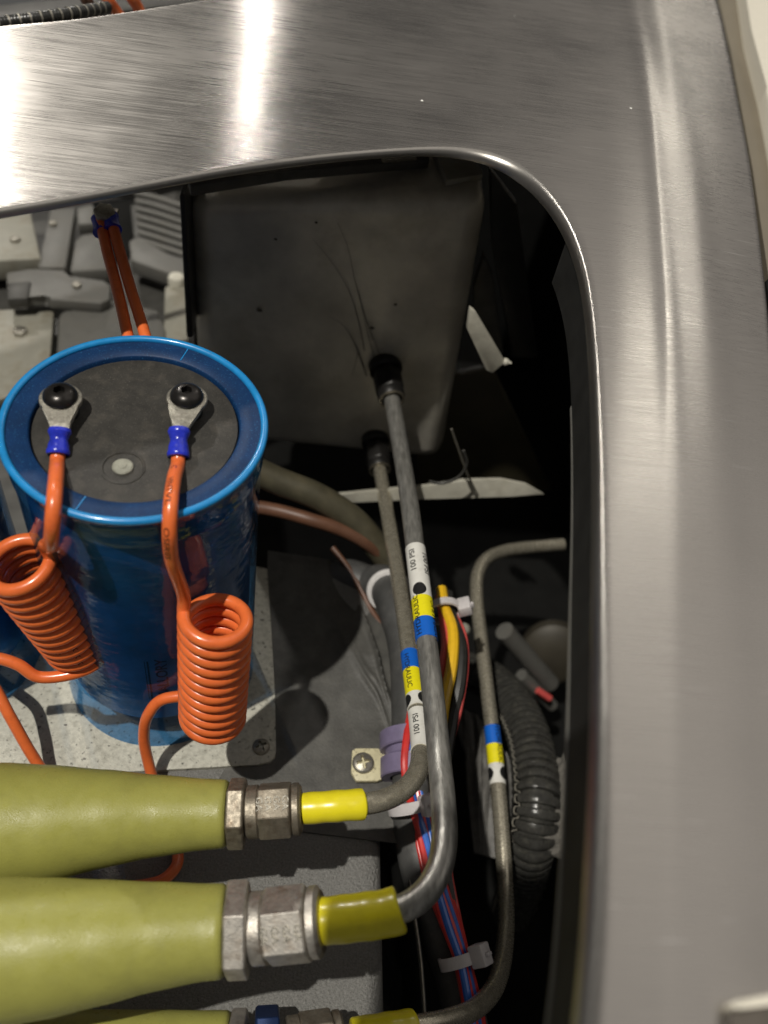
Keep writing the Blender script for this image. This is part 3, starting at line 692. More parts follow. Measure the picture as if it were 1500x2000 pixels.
# right coil
tR, PR, cR = crimped_wire('orange coiled wire hanging from the right terminal of the large blue capacitor', (365, 776),
    (350, 838, 144.5), (348, 893, 141.0), [at(341, 930, 143.5), at(334, 980, 146.5), at(331, 1035, 142), at(335, 1090, 131)],
    at(421, 1202, 103.0), at(415, 1402, 50.0), 11.65, math.radians(180), (1, 0, 0),
    [at(318, 1366, 44), at(290, 1395, 38), at(281, 1440, 26), at(290, 1490, 14), at(303, 1535, 6), at(325, 1600, 4), at(346, 1660, 4), at(345, 1690, 4), at(318, 1718, 4), at(260, 1732, 4), at(180, 1740, 4)], 9.4, -1)
sL = at(118, 772, 146.3)
tL, PL, cL = crimped_wire('orange coiled wire hanging from the left terminal of the large blue capacitor', (118, 776),
    (117, 838, 144.5), (113, 888, 141.0), [at(110, 925, 143.5), at(106, 975, 146.5), at(102, 1025, 142), at(99, 1065, 131)],
    at(36, 1094, 110.0), at(158, 1262, 55.0), 12.2, math.radians(0), (1, 0, 0),
    [at(75, 1322, 54), at(35, 1298, 58), at(-10, 1285, 60), at(-70, 1290, 60)], 9.6)
for c in (cR, cL): allen_screw(c + V((0, 0, 0.05)), cap)
d0 = PR.near_px(340, 920)
wire_print(PR, RW_, d0, ['VINTAGE', 'SERIES'] if False else ['C', 'VINTVL', 'OSERIES'], lambda d: PR.facing(d) + 0.45, 2.3, tR, flip=1, gap=5)
bmx = bmesh.new()
for i in range(3):
    d = PL.len - 70 - i * 61
    for k in range(7):
        tr = text_tris('M' if k % 2 else 'A', 2.0, 1.2, 1); wrap_path(tr, PL, RW_ + 0.04, d - k * 5.2, PL.facing(d - k * 5.2) + 0.25, -1, bmx)
finish('print', bmx, WINK, tL, smooth=0)
# plain orange wire at lower left
P3 = Path(catmull([at(-70, 1290, 40), at(-20, 1330, 36), at(20, 1400, 28), at(55, 1462, 18), at(85, 1510, 10), at(120, 1570, 5)], 1))
tag(finish('orange_wire', tube(P3, RW_, 14), ORANGE), 'plain orange wire running from the left edge down behind the green sleeve', 'wire')

# two crimped wires in the background sharing a bolted lug
def back_wire(label, pts, ca, cb):
    t = thing('crimped_wire', pts[-1], label, 'wire', 'orange wires behind the capacitor')
    finish('cable', tube(Path(catmull(pts, 2)), 2.05, 12), ORANGE, t)
    p = Path(catmull([ca, ca.lerp(cb, .5), cb], 1)); finish('crimp_sleeve', tube(p, lambda d: 3.3 - 0.4 * math.sin(math.pi * d / p.len), 14), BLUECRIMP, t)
    finish('ring_terminal', slab([ca + V(q) for q in ((-2.2, -1, 1), (2.2, -1, 1), (2.6, 5, 1), (-2.6, 5, 1))], (0, 0, -1.2), .3), LUG, t)
    return t
yb = 95
back_wire('left one of two orange wires with blue crimps above the capacitor', [on_y(197, 430, yb + 10), on_y(207, 480, yb), on_y(228, 560, yb - 17), on_y(244, 630, yb - 32), on_y(256, 690, yb - 44)], on_y(195, 428, yb + 12), on_y(199, 455, yb + 6))
back_wire('right one of two orange wires with blue crimps above the capacitor', [on_y(217, 428, yb + 10), on_y(231, 480, yb), on_y(254, 560, yb - 17), on_y(276, 630, yb - 32), on_y(294, 690, yb - 44)], on_y(215, 424, yb + 12), on_y(221, 449, yb + 6))
bm = hexnut(on_y(205, 416, yb + 12) - V((0, 0, 2)), (0, -0.3, 1), 4, 7); tag(finish('hex_bolt', bm, LUG), 'small bolt holding the two blue-crimped orange wires', 'bolt')
# ------------------------------------------------------------------ tank behind, with pipe fittings
YT = 140.0
TL, TR, BR, BL = on_y(360, 388, YT), on_y(956, 383, YT), on_y(862, 905, YT), on_y(478, 915, YT)
t = thing('tank', ((TL.x + TR.x) / 2, YT + 50, BR.z), 'dark metal tank with rounded edges behind the capacitor', 'tank')
bm = bmesh.new()
fx0, fx1 = TL.x, TR.x; bx1 = BR.x + 4
hz_ = TL.z - BR.z
slab([V((x, y, TL.z)) for x, y in ((fx0, YT), (fx1, YT), (fx1, YT + 105), (fx0, YT + 105))], (0, 0, -hz_), 9.0, bm, seg=7)
for v in bm.verts:                                        # the tank narrows downwards
    f = (TL.z - v.co.z) / hz_; g = (v.co.x - fx0) / (fx1 - fx0)
    v.co.x += f * (g * (BR.x - TR.x) + (1 - g) * 4.0); v.co.z += (TR.z - TL.z) * g * (1 - f) + 1.5 * math.sin(math.pi * g) * (1 - f)
    if v.co.y < YT + 12: v.co.y -= 1.6 * math.sin(math.pi * g) * math.sin(math.pi * f)
finish('tank_body', bm, TANK, t, smooth=40)
# on top of the tank: added dark strip, clip, painted lit corner
finish('added_strip', slab([at(x, y, TR.z + 2.0) for x, y in ((366, 338), (560, 306), (836, 284), (840, 312), (560, 334), (372, 366))], (0, 0, -4), 0.8), GREYD, t)  # dark strip added to cover the patch that the rear lamp lights
zt_ = TR.z + 1.2
finish('top_clip', slab([at(x, y, zt_ + 1) for x, y in ((742, 306), (812, 299), (816, 312), (746, 318))], (0, 0, -4), 0.8), LUG, t)
finish('lit_corner_patch', slab([at(x, y, zt_) for x, y in ((846, 296), (914, 294), (936, 318), (944, 340), (872, 352), (862, 320))], (0, 0, -3), 0.6), GREYL, t)  # paler patch paints the sharply lit corner of the tank top
# scratches and smudges: thin dark hairs lying on the face
def hair(px, w_):
    pts = catmull([on_y(x, y, YT) for x, y in px], 1.2); bm = bmesh.new(); rows = []
    for i, p in enumerate(pts):
        f = i / (len(pts) - 1); ww = w_ * (0.35 + 0.65 * f)
        rows.append((bm.verts.new(p + V((-ww, -1.75, 0))), bm.verts.new(p + V((ww, -1.75, 0)))))
    for a, b in zip(rows, rows[1:]): bm.faces.new((a[0], a[1], b[1], b[0]))
    return bm
for px, w_ in (([(612, 462), (650, 510), (680, 560), (700, 620), (712, 680)], .22), ([(660, 430), (680, 480), (694, 545), (712, 610), (728, 660)], .16), ([(640, 612), (668, 628), (690, 660), (706, 700), (716, 730)], .35), ([(700, 560), (712, 620), (730, 690), (738, 715)], .2), ([(688, 728), (696, 700), (700, 680)], .2), ([(716, 620), (728, 650), (742, 690)], .18)):
    finish('scratch', hair(px, w_), GRIME, t, smooth=0)
def blotch(x, y, r, n=14):
    bm = bmesh.new(); c = on_y(x, y, YT); vs = []
    for k in range(n):
        a = 2 * math.pi * k / n; rr = r * (0.6 + 0.7 * random.random()); vs.append(bm.verts.new(c + V((math.cos(a) * rr, -1.72, math.sin(a) * rr * .8))))
    bm.faces.new(vs); return bm
for x, y, r in ((507, 601, 1.5), (539, 463, .8), (772, 590, 1.0), (727, 636, 1.1), (618, 430, .7)):
    finish('smudge', blotch(x, y, r), GRIME, t, smooth=0)

def tank_fitting(c, axis, r):
    """black nut screwed into the tank face, worn ring at its open end"""
    axis = V(axis).normalized(); c = V(c)
    finish('fitting_base', lathe(c - axis * 1, axis, [(0, r * 1.15), (4, r * 1.15), (5, r * 0.95)], 40), DARKFIT, t)
    finish('fitting_nut', hexnut(c + axis * 4, axis, 13, r * 1.75, 1.2), DARKFIT, t)
    finish('fitting_neck', lathe(c + axis * 17, axis, [(0, r * .92), (3.4, r * .92), (4.2, r * .85)], 40), DARKFIT, t)
    bm = lathe(c + axis * 21, axis, [(0, r * .86), (0.9, r * .86), (1.0, r * .74), (0, r * .70)], 40, cap=False); finish('fitting_ring', bm, FITRING, t)

# ------------------------------------------------------------------ hydraulic pipes
def pipe_path(px): return Path(catmull([deep(x, y, d) for x, y, d in px], 1.4))
def lerp_d(px):                                          # fill in missing depths by straight interpolation in 1/depth
    px = [list(p) + [None] * (3 - len(p)) for p in px]; i = 0
    kn = [k for k, p in enumerate(px) if p[2]]
    for a, b in zip(kn, kn[1:]):
        La = [0.0]
        for k in range(a, b): La.append(La[-1] + math.hypot(px[k + 1][0] - px[k][0], px[k + 1][1] - px[k][1]))
        for k in range(a + 1, b):
            f = La[k - a] / La[-1]; px[k][2] = 1 / ((1 - f) / px[a][2] + f / px[b][2])
    return px
def depth_of(p): return (RW.transposed() @ (V(p) - CAM)).z
f1 = on_y(748, 706, YT); f2 = on_y(731, 850, YT)
g1 = deep(768, 795, 404); g2 = deep(741, 915, 446)
P1 = pipe_path(lerp_d([(765, 778, 409), (779, 856), (797, 965), (812, 1078), (829, 1215), (845, 1350), (859, 1490, 272), (866, 1570, 258), (868, 1632, 248), (860, 1690, 241), (838, 1735, 236.5), (803, 1766, 234.5), (760, 1782, 234), (700, 1791, 234), (620, 1800, 235), (560, 1806, 235)]))
P2 = pipe_path(lerp_d([(740, 905, 449), (756, 1000), (775, 1110), (795, 1240), (807, 1330), (819, 1420, 306), (822, 1468, 296), (816, 1507, 286), (795, 1537, 279), (762, 1558, 274), (720, 1569, 270), (660, 1574, 268), (580, 1580, 267.5), (520, 1583, 267)]))
P3p = pipe_path(lerp_d([(1100, 1063, 478), (1040, 1068, 474), (985, 1076, 466), (950, 1092, 456), (933, 1122, 446), (931, 1165, 436), (940, 1250), (952, 1350), (964, 1450), (973, 1540), (981, 1640), (987, 1740, 350), (988, 1810, 335), (981, 1880, 318), (962, 1935, 300), (925, 1972, 287), (875, 1992, 279), (815, 2004, 273), (740, 2016, 268), (660, 2028, 265)]))
r1, r2, r3 = 3.75, 3.35, 3.35
def band(P, r, px_a, px_b, name, m, parent, a_=None, grow=0.22):
    da = P.near_px(*px_a); db = P.near_px(*px_b); da, db = min(da, db), max(da, db)
    finish(name, tube(P, r + grow, 28, da, db, step=1.2), m, parent); return da, db
def pipe_text(P, r, parent, s, size, mid_px, turn, flip, sx=1.0):
    d = P.near_px(*mid_px); tr = text_tris(s, size, sx, 2)
    return finish('print', wrap_path(tr, P, r + 0.28, d, P.facing(d) + turn, flip), INK, parent, smooth=0)

hp1 = thing('hydraulic_pipe', P1.frame(P1.len)[0], 'thick steel hydraulic pipe in front, white label uppermost, ending in a mustard sleeve', 'pipe', 'steel hydraulic pipes')
finish('tube', tube(P1, r1, 22), PIPE2, hp1)
band(P1, r1, (811, 1072), (817, 1143), 'white_band', LWHITE, hp1)
da, db = band(P1, r1, (817.3, 1146), (822, 1176), 'white_band', LWHITE, hp1)
dm = P1.near_px(820, 1160)
for a in (0.10, 2.3, -2.1): finish('spot', disc_path(P1, r1 + .27, dm, P1.facing(dm) + a, 2.9, 2.75), INK, hp1, smooth=0)
band(P1, r1, (822, 1176), (829, 1213), 'yellow_band', LYEL, hp1)
band(P1, r1, (829, 1213), (836, 1253), 'blue_band', LBLUE, hp1)
pipe_text(P1, r1, hp1, '100 PSI', 3.3, (811, 1108), 0.42, -1, 1.15)
pipe_text(P1, r1, hp1, '100 PSI', 3.3, (811, 1112), -0.95, 1, 1.15)
pipe_text(P1, r1, hp1, 'HYDRAULIC', 3.1, (828, 1212), 0.62, -1, 1.08)
pipe_text(P1, r1, hp1, 'HYDRAULIC', 3.1, (829, 1222), -1.15, -1, 1.08)
# sleeve and coupling at its lower end
def sleeve(P, px_a, px_b, r, parent, n=30):
    da = P.near_px(*px_a); db = P.near_px(*px_b); da, db = min(da, db), max(da, db); L_ = db - da
    def rr(d):
        q = d - da; e = min(q, L_ - q); return r - (0.5 * (1 - min(1, e / 0.6)) ** 2) + 0.08 * math.sin(q * 0.9) * (1 if L_ > 18 else .4)
    bm = tube(P, rr, n, da, db, step=0.4); finish('sleeve', bm, YSLEEVE, parent)
sleeve(P1, (788, 1778), (630, 1798), 6.1, hp1)

hp2 = thing('hydraulic_pipe', P2.frame(P2.len)[0], 'steel hydraulic pipe with its blue label uppermost, ending in a bright yellow sleeve', 'pipe', 'steel hydraulic pipes')
finish('tube', tube(P2, r2, 22), PIPE, hp2)
band(P2, r2, (797, 1280), (803, 1315), 'blue_band', LBLUE, hp2)
band(P2, r2, (803, 1315), (809, 1358), 'yellow_band', LYEL, hp2)
band(P2, r2, (809, 1358), (814, 1388), 'white_band', LWHITE, hp2)
band(P2, r2, (814.3, 1390), (824, 1470), 'white_band', LWHITE, hp2)
dm = P2.near_px(812, 1374)
for a in (-0.95, 1.15, 3.1): finish('spot', disc_path(P2, r2 + .27, dm, P2.facing(dm) + a, 2.7, 2.5), INK, hp2, smooth=0)
pipe_text(P2, r2, hp2, 'HYDRAULIC', 2.9, (803, 1317), 0.40, 1, 1.08)
pipe_text(P2, r2, hp2, '100 PSI', 3.0, (818, 1426), 0.30, -1, 1.15)
pipe_text(P2, r2, hp2, '100 PSI', 3.0, (818, 1432), -1.3, 1, 1.15)
sleeve(P2, (713, 1570), (590, 1579), 4.75, hp2)

hp3 = thing('hydraulic_pipe', P3p.frame(P3p.len)[0], 'thin steel hydraulic pipe standing alone at the right, bent sharply at its top', 'pipe', 'steel hydraulic pipes')
finish('tube', tube(P3p, r3, 20), PIPE, hp3)
band(P3p, r3, (961, 1422), (966, 1457), 'blue_band', LBLUE, hp3)
band(P3p, r3, (966, 1457), (969, 1497), 'yellow_band', LYEL, hp3)
band(P3p, r3, (969, 1497), (972, 1532), 'white_band', LWHITE, hp3)
dm = P3p.near_px(970, 1513)
for a in (-1.15, 1.15): finish('spot', disc_path(P3p, r3 + .27, dm, P3p.facing(dm) + a, 2.9, 2.7), INK, hp3, smooth=0)
pipe_text(P3p, r3, hp3, 'HYDRAULIC', 3.2, (968, 1457), -0.75, 1, 1.08)
sleeve(P3p, (810, 2005), (690, 2024), 5.2, hp3)

def coupling(P, px_in, length, af, parent, letters=True, m=NUT, rot=0.0):
    """ferrule nut at the end of a pipe, opening towards the sleeve; axis runs back along the pipe"""
    d = P.near_px(*px_in); p, tt, u, v = P.frame(d); ax = -tt                     # from hose side towards sleeve
    b = p + tt * length
    finish('nut_collar', lathe(b, ax, [(0, af * .50), (.5, af * .53), (length * .21, af * .53), (length * .23, af * .50)], 48), m, parent)
    ref = (CAM - b); 
    finish('coupling_nut', hexnut(b + ax * length * .22, ax, length * .60, af, 0.5, math.radians(30) + rot, ref=ref), m, parent, smooth=25)
    finish('nut_ring', lathe(b + ax * length * .83, ax, [(0, af * .48), (.4, af * .52), (length * .12, af * .52), (length * .17, af * .45), (length * .17, af * .35)], 48), m, parent)
    if letters:
        uu = (ref - ax * ref.dot(ax)).normalized(); q = Matrix.Rotation(rot, 3, ax); uu = q @ uu; vv = ax.cross(uu); bm = bmesh.new()
        for i in range(4):
            c = b + ax * (length * (.28 + .155 * i)) + uu * (af / 2 + 0.32)
            tr = text_tris('GA', 2.7, 1.15, 0); vs = [bm.verts.new(c + vv * x + ax * y) for x, y in tr[0]]
            fs = [bm.faces.new([vs[k] for k in f]) for f in tr[1]]
        g = bmesh.ops.extrude_face_region(bm, geom=list(bm.faces))
        for e in g['geom']:
            if isinstance(e, bmesh.types.BMVert): e.co -= uu * 0.5
        finish('stamping', bm, LUG, parent, smooth=20)
    return b, ax
b1, ax1 = coupling(P2, (589, 1579.5), 16.8, 15.0, hp2, rot=math.radians(-16))
b2, ax2 = coupling(P1, (631, 1799), 19.6, 17.6, hp1, m=NUTL, rot=math.radians(14))
b3, ax3 = coupling(P3p, (672, 2026), 16.8, 15.0, hp3, letters=False)

# ------------------------------------------------------------------ olive sleeves with jam nuts
def olive(label, axis_px, prof_px, nut, nut_len, nut_af, rot=0.0, rust=True):
    """axis_px: picture points with depth, from right end to the left; prof: radii at those points"""
    pts = [deep(*p) for p in axis_px]
    P_ = Path(catmull(pts, 2)); knots = [P_.nearest(p) for p in pts]
    def rr(d):
        for (a, ra), (b, rb) in zip(zip(knots, prof_px), zip(knots[1:], prof_px[1:])):
            if a <= d <= b:
                f = (d - a) / max(1e-6, b - a); f = f * f * (3 - 2 * f) * .35 + f * .65; r = ra + (rb - ra) * f
                if d < 1.2: r -= 0.7 * (1 - d / 1.2) ** 2
                return r
        return prof_px[-1]
    t = thing('green_sleeve', P_.frame(P_.len * .5)[0] - V((0, 0, prof_px[-1])), label, 'sleeve', 'olive green sleeves along the bottom left')
    finish('sleeve_body', tube(P_, rr, 56, step=1.0), OLIVE, t, smooth=60)
    p, tt, u, v = P_.frame(0); ax = -tt; ref = CAM - p
    finish('jam_nut', hexnut(p + ax * 0.15, ax, nut_len, nut_af, 0.5, math.radians(30) + rot, ref=ref), nut, t, smooth=25)
    finish('thread', lathe(p + ax * nut_len, ax, [(0, nut_af * .36)] + [(0.2 + .5 * k + q, nut_af * (.36 if q else .34)) for k in range(8) for q in (0, .25)] + [(5, nut_af * .3)], 32), NUT, t)
    return t
ol1 = olive('uppermost olive green sleeve narrowing to a hex nut', [(445, 1589, 267), (400, 1590, 266.6), (300, 1593, 265), (200, 1598, 263), (100, 1606, 261), (0, 1614, 258.5), (-150, 1628, 254), (-330, 1640, 250)], [10.0, 10.4, 12.0, 14.2, 16.6, 18.3, 19.6, 20.0], NUT, 5.4, 18.5, rot=math.radians(-8))
ol2 = olive('second olive green sleeve from the top, widest in view, ending in a bright nut', [(441, 1817, 236), (400, 1819, 235.6), (300, 1827, 234), (200, 1838, 232), (100, 1848, 230), (0, 1856, 228), (-150, 1866, 224), (-330, 1876, 220)], [11.8, 12.0, 13.4, 15.2, 16.8, 17.9, 18.6, 19.0], NUTL, 6.2, 22.5, rot=math.radians(16))
ol3 = olive('lowest olive green sleeve, only its top edge in view along the bottom', [(448, 2050, 262), (400, 2052, 261.6), (300, 2056, 260), (200, 2062, 258), (100, 2068, 256), (0, 2074, 254), (-150, 2080, 250), (-330, 2086, 246)], [10.4, 10.6, 11.2, 12.0, 12.8, 13.5, 14.5, 15.0], NUTL, 5.0, 19.0)
p_ = deep(497, 2043, 262); q_ = deep(545, 2040, 263)
bm = hexnut(p_, q_ - p_, (q_ - p_).length, 19.0, 0.6, math.radians(20), ref=CAM - p_)
o_ = finish('blue_nut', bm, NAVY, ol3, smooth=25)

# tank fittings follow the pipes that enter them
for P_, c_, r_ in ((P1, on_y(752, 715, YT), 7.0), (P2, on_y(733, 858, YT), 6.4)):
    e = P_.frame(2)[0]; tank_fitting(c_, e - c_, r_)
# ------------------------------------------------------------------ rubber mat, grey tube, harness
def mat_grid(px_rows, thick_z, name, m, label, cat, hfun, nx=60, ny=60, smooth=60):
    """sheet between a top edge row and a bottom edge row of (px,py,z), with relief hfun(u,v) in mm and a turned-down border"""
    rows = [[at(*p) for p in r] for r in px_rows]
    def curve(r, f):
        k = f * (len(r) - 1); i = min(int(k), len(r) - 2); return r[i].lerp(r[i + 1], k - i)
    bm = bmesh.new(); G = []
    for j in range(ny + 1):
        v_ = j / ny; kk = v_ * (len(rows) - 1); i = min(int(kk), len(rows) - 2); row = []
        for q in range(nx + 1):
            u_ = q / nx; p = curve(rows[i], u_).lerp(curve(rows[i + 1], u_), kk - i); p = p + V((0, 0, hfun(u_, v_)))
            row.append(p)
        G.append(row)
    vs = [[bm.verts.new(p) for p in r] for r in G]; lo = [[bm.verts.new(p - V((0, 0, thick_z))) for p in r] for r in G]
    for j in range(ny):
        for i in range(nx):
            bm.faces.new((vs[j][i], vs[j][i + 1], vs[j + 1][i + 1], vs[j + 1][i])); bm.faces.new((lo[j][i], lo[j + 1][i], lo[j + 1][i + 1], lo[j][i + 1]))
    for j in range(ny):
        for i in (0, nx): bm.faces.new((vs[j][i], vs[j + 1][i], lo[j + 1][i], lo[j][i]))
    for i in range(nx):
        for j in (0, ny): bm.faces.new((vs[j][i], vs[j][i + 1], lo[j][i + 1], lo[j][i]))
    return tag(finish(name, bm, m, smooth=smooth), label, cat)
def folds(seed, dirv, n, amp, wid, uv0=(0, 0), ln=1.0):
    rng = random.Random(seed); L_ = []
    for i in range(n): L_.append((rng.uniform(0.0, 1), rng.uniform(.7, 1.3), rng.uniform(0.6, 1.3), rng.uniform(0, 6)))
    def f(u, v):
        s = u * dirv[0] + v * dirv[1]; t_ = -u * dirv[1] + v * dirv[0]; h = 0
        for c, a, w_, ph in L_:
            h += amp * a * math.exp(-((s - c - 0.05 * math.sin(t_ * 5 + ph) - 0.025 * noise.noise(V((t_ * 6, ph, 0)))) / (wid * w_)) ** 2)
        return h + amp * .5 * noise.noise(V((u * 5, v * 5, seed)))
    return f
ff = folds(3, (0.85, -0.53), 9, 1.5, 0.016)
def mat_h(u, v):
    # creases gather near the grey tube in the upper right of the mat
    q = math.exp(-((u - .74) / .17) ** 2 - ((v - .33) / .20) ** 2) * 1.5
    r = abs((u - .30) * .80 - (v - .30) * .62 - .09)
    return ff(u, v) * (0.08 + q) + 1.3 * math.exp(-(abs((u * .72 - v * .50) - .33 - .03 * math.sin(v * 9)) / .018) ** 2) * math.exp(-((v - .40) / .3) ** 2) * (1 if u > .35 else 0.0)
mat_grid([[(523, 1075, 1), (640, 1092, 0), (700, 1124, -5), (778, 1158, -7)], [(520, 1250, 1.0), (640, 1260, 2), (730, 1280, 4), (800, 1290, 2)], [(500, 1400, .9), (640, 1410, .9), (740, 1420, .9), (812, 1430, .8)], [(380, 1600, .9), (560, 1620, .9), (720, 1640, .9), (806, 1650, .6)]], 0.8, 'rubber_mat', RUBMAT, 'creased dark grey rubber mat between the capacitor plate and the grey tube', 'mat', mat_h, 90, 110)

GT = Path(catmull([at(757, 1142, -9), at(757, 1144, 0), at(760, 1154, 7), at(774, 1190, 13.5), at(790, 1240, 14), at(799, 1300, 13), at(802, 1370, 11), at(804, 1440, 9.5), at(806, 1510, 8), at(807, 1580, 4), at(815, 1660, -2), at(846, 1780, -6), at(884, 1900, -10), at(915, 2020, -14), at(930, 2120, -16)], 2))
t = thing('rubber_tube', GT.frame(60)[0] - V((0, 0, 9)), 'grey rubber tube leaving a white collar and running down between the mat and the pipes', 'tube')
finish('tube_body', tube(GT, lambda d: 8.4 - (0.5 if d > 150 else 0) - 0.4 * min(1, d / 60), 30), RUBBER, t, smooth=60)
p, tt, u, v = GT.frame(GT.nearest(at(760, 1153, 8.0)))
finish('collar', lathe(p - tt * 2.0, tt, [(0, 8.0), (0.2, 9.6), (0.8, 10.2), (2.6, 10.2), (3.2, 9.8), (3.4, 8.0)], 48), WHITEP, t)
EB = Path(catmull([p - tt * 3.0, p - tt * 6 + V((-2, 1.5, -1)), p + V((-8, 10, -11)), p + V((-19, 14, -13)), p + V((-34, 12, -26))], 2))
finish('elbow', tube(EB, lambda d: 9.2, 30), RUBBER, t, smooth=60)

# cream tab with cross-head screw, lavender clip round the tube
zt = 4.0
t = thing('cable_clip', at(712, 1492, 1), 'lavender plastic clip on a cream tab with a cross-head screw, gripping the grey tube', 'clip')
finish('tab', slab([at(x, y, zt) for x, y in ((688, 1465), (696, 1461), (738, 1461), (752, 1470), (754, 1518), (737, 1525), (696, 1525), (686, 1508))], (0, 0, -2.2), 0.4), CREAM, t)
recessed_screw('screw', at(709, 1491, zt), 4.3, (0, 0, 1), t, SCREW, rot=0.25, h=2.2)
def clip_ring(px_mid, width, r0, r1_, a0, a1):
    d0 = GT.near_px(*px_mid); bm = bmesh.new(); n = 30; rows = []
    p0, t0, u0, v0 = GT.frame(d0)
    fa = math.atan2((CAM - p0).dot(v0), (CAM - p0).dot(u0))
    for k in range(n + 1):
        a = fa + a0 + (a1 - a0) * k / n; row = []
        for dd, rr in ((-width / 2, r0), (-width / 2 + .5, r1_ - .0), (-width / 2 + .9, r1_), (width / 2 - .5, r1_), (width / 2, r1_ - .5), (width / 2, r0)):
            row.append(bm.verts.new(p0 + t0 * dd + (u0 * math.cos(a) + v0 * math.sin(a)) * rr))
        rows.append(row)
    for i in range(n):
        for k in range(6): bm.faces.new((rows[i][k], rows[i][(k + 1) % 6], rows[i + 1][(k + 1) % 6], rows[i + 1][k]))
    bm.faces.new(rows[0][::-1]); bm.faces.new(rows[-1]); return bm
finish('upper_band', clip_ring((798, 1446), 7.2, 8.9, 12.8, -2.4, 2.4), PURPLE, t)
finish('clip_core', clip_ring((800, 1474), 5.0, 8.6, 10.6, -2.4, 2.4), PURPLE, t)
finish('lower_band', clip_ring((803, 1503), 7.8, 8.9, 12.6, -2.4, 2.4), PURPLE, t)

# wires of the harness: each one a part
har = thing('wire_harness', at(830, 1640, -4), 'bundle of red, blue, black and yellow wires tied along the right of the deck', 'wires')
def wpath(px): return Path(catmull([at(*p) for p in px], 2))
def hw(px, r, m, label=None):
    o = finish('wire', tube(wpath(px), r, 10), m, har)
    if label: o['label'] = label
hw([(862, 1150, 22), (868, 1185, 24), (884, 1230, 27), (882, 1300, 26), (868, 1370, 22), (858, 1450, 16), (852, 1560, 10), (852, 1680, 4), (880, 1800, -2), (905, 1880, -4), (925, 1990, -6), (935, 2080, -8)], 2.4, YELW, 'thick yellow wire')
hw([(874, 1160, 20), (880, 1200, 22), (900, 1260, 24), (898, 1330, 22), (884, 1400, 18), (868, 1500, 13), (862, 1620, 6), (880, 1760, 0), (906, 1880, -5), (930, 2000, -8)], 2.7, BLKW, 'black wire')
hw([(858, 1165, 20), (866, 1210, 24), (870, 1260, 25), (862, 1320, 22), (852, 1400, 18), (846, 1500, 12), (838, 1600, 7), (852, 1720, 3), (884, 1830, 0), (906, 1930, -3), (925, 2040, -6)], 1.9, PINKW, 'coral wire')
hw([(880, 1190, 20), (904, 1240, 23), (908, 1300, 22), (896, 1380, 19), (880, 1450, 15), (868, 1560, 9), (872, 1680, 4), (894, 1800, -1), (916, 1900, -5), (940, 2020, -9)], 1.7, PINKW, 'coral wire')
hw([(806, 1370, 20), (800, 1405, 20.5), (793, 1450, 20.5), (790, 1495, 19), (798, 1550, 15), (818, 1620, 9), (836, 1700, 7), (866, 1800, 4), (896, 1880, 3), (910, 1940, 1), (925, 2040, -2)], 1.55, REDW)
hw([(812, 1380, 20), (806, 1420, 20), (800, 1470, 19), (798, 1520, 16.5), (810, 1570, 12), (832, 1640, 9), (850, 1720, 7), (876, 1810, 5), (900, 1880, 4), (914, 1950, 2), (930, 2040, -1)], 1.45, BLUEW)
for k, (m, dx, z) in enumerate([(REDW, -14, 6), (BLUEW, -9, 5), (REDW, -3, 8.5), (REDW, 4, 9), (BLUEW, 11, 8), (REDW, 15, 6), (BLUEW, 6, 4), (REDW, 20, 3)]):
    s = 0.55 + 0.08 * (k % 3)
    hw([(812 + dx * .7, 1545, 10 + z * .3), (820 + dx, 1590, 6 + z * .5), (832 + dx, 1650, 2 + z * .6), (852 + dx * 1.1, 1730, z * .6), (880 + dx * .9, 1810, -1 + z * .6), (902 + dx * .55, 1875, -1 + z * .5), (916 + dx * .7, 1940, -2 + z * .4), (932 + dx, 2050, -4 + z * .3)], 1.3, m)

def zip_tie(label, c, axis, ra, rb, head_dir, width=3.6, head=5.2):
    """strap loop round the bundle with a square locking head"""
    c = V(c); axis = V(axis).normalized(); hd = V(head_dir); hd = (hd - axis * hd.dot(axis)).normalized(); sd = axis.cross(hd)
    t = thing('cable_tie', c - V((0, 0, rb)), label, 'cable tie', 'white cable ties on the wire bundle')
    bm = bmesh.new(); n = 48; rows = []
    for k in range(n):
        a = 2 * math.pi * k / n; e = hd * math.cos(a) * ra + sd * math.sin(a) * rb; nn = e.normalized()
        rows.append([bm.verts.new(c + e + nn * o1 + axis * o2) for o1, o2 in ((0, -width / 2), (1.0, -width / 2), (1.0, width / 2), (0, width / 2))])
    for k in range(n):
        for j in range(4): bm.faces.new((rows[k][j], rows[k][(j + 1) % 4], rows[(k + 1) % n][(j + 1) % 4], rows[(k + 1) % n][j]))
    finish('strap', bm, TIE, t)
    h0 = c + hd * (ra - .3); s = head / 2
    top = [h0 + sd * x * s * .8 + axis * y * s * 1.05 + hd * head * .85 for x, y in ((-1, -1), (1, -1), (1, 1), (-1, 1))]
    finish('tie_head', slab(top, -hd * head * .85, 0.7), TIE, t)
    tp = [h0 + sd * x * 1.3 + axis * y * .6 + hd * head * 1.02 for x, y in ((-1, -1), (1, -1), (1, 1), (-1, 1))]
    finish('tie_tail', slab(tp, -hd * 1.4, 0.2), TIE, t)
    return t
zip_tie('uppermost white cable tie, round the yellow wire beside the white pipe label', at(868, 1194, 23), at(872, 1230, 26) - at(862, 1160, 22), 6.4, 6.0, at(900, 1190, 26) - at(868, 1194, 23), 3.4, 6.6)
zip_tie('middle white cable tie, just under the bend of the yellow-sleeved pipe', at(812, 1568, 9), at(820, 1600, 5) - at(806, 1540, 10), 10.5, 10.0, at(836, 1562, 22) - at(812, 1568, 9), 4.2, 7.2)
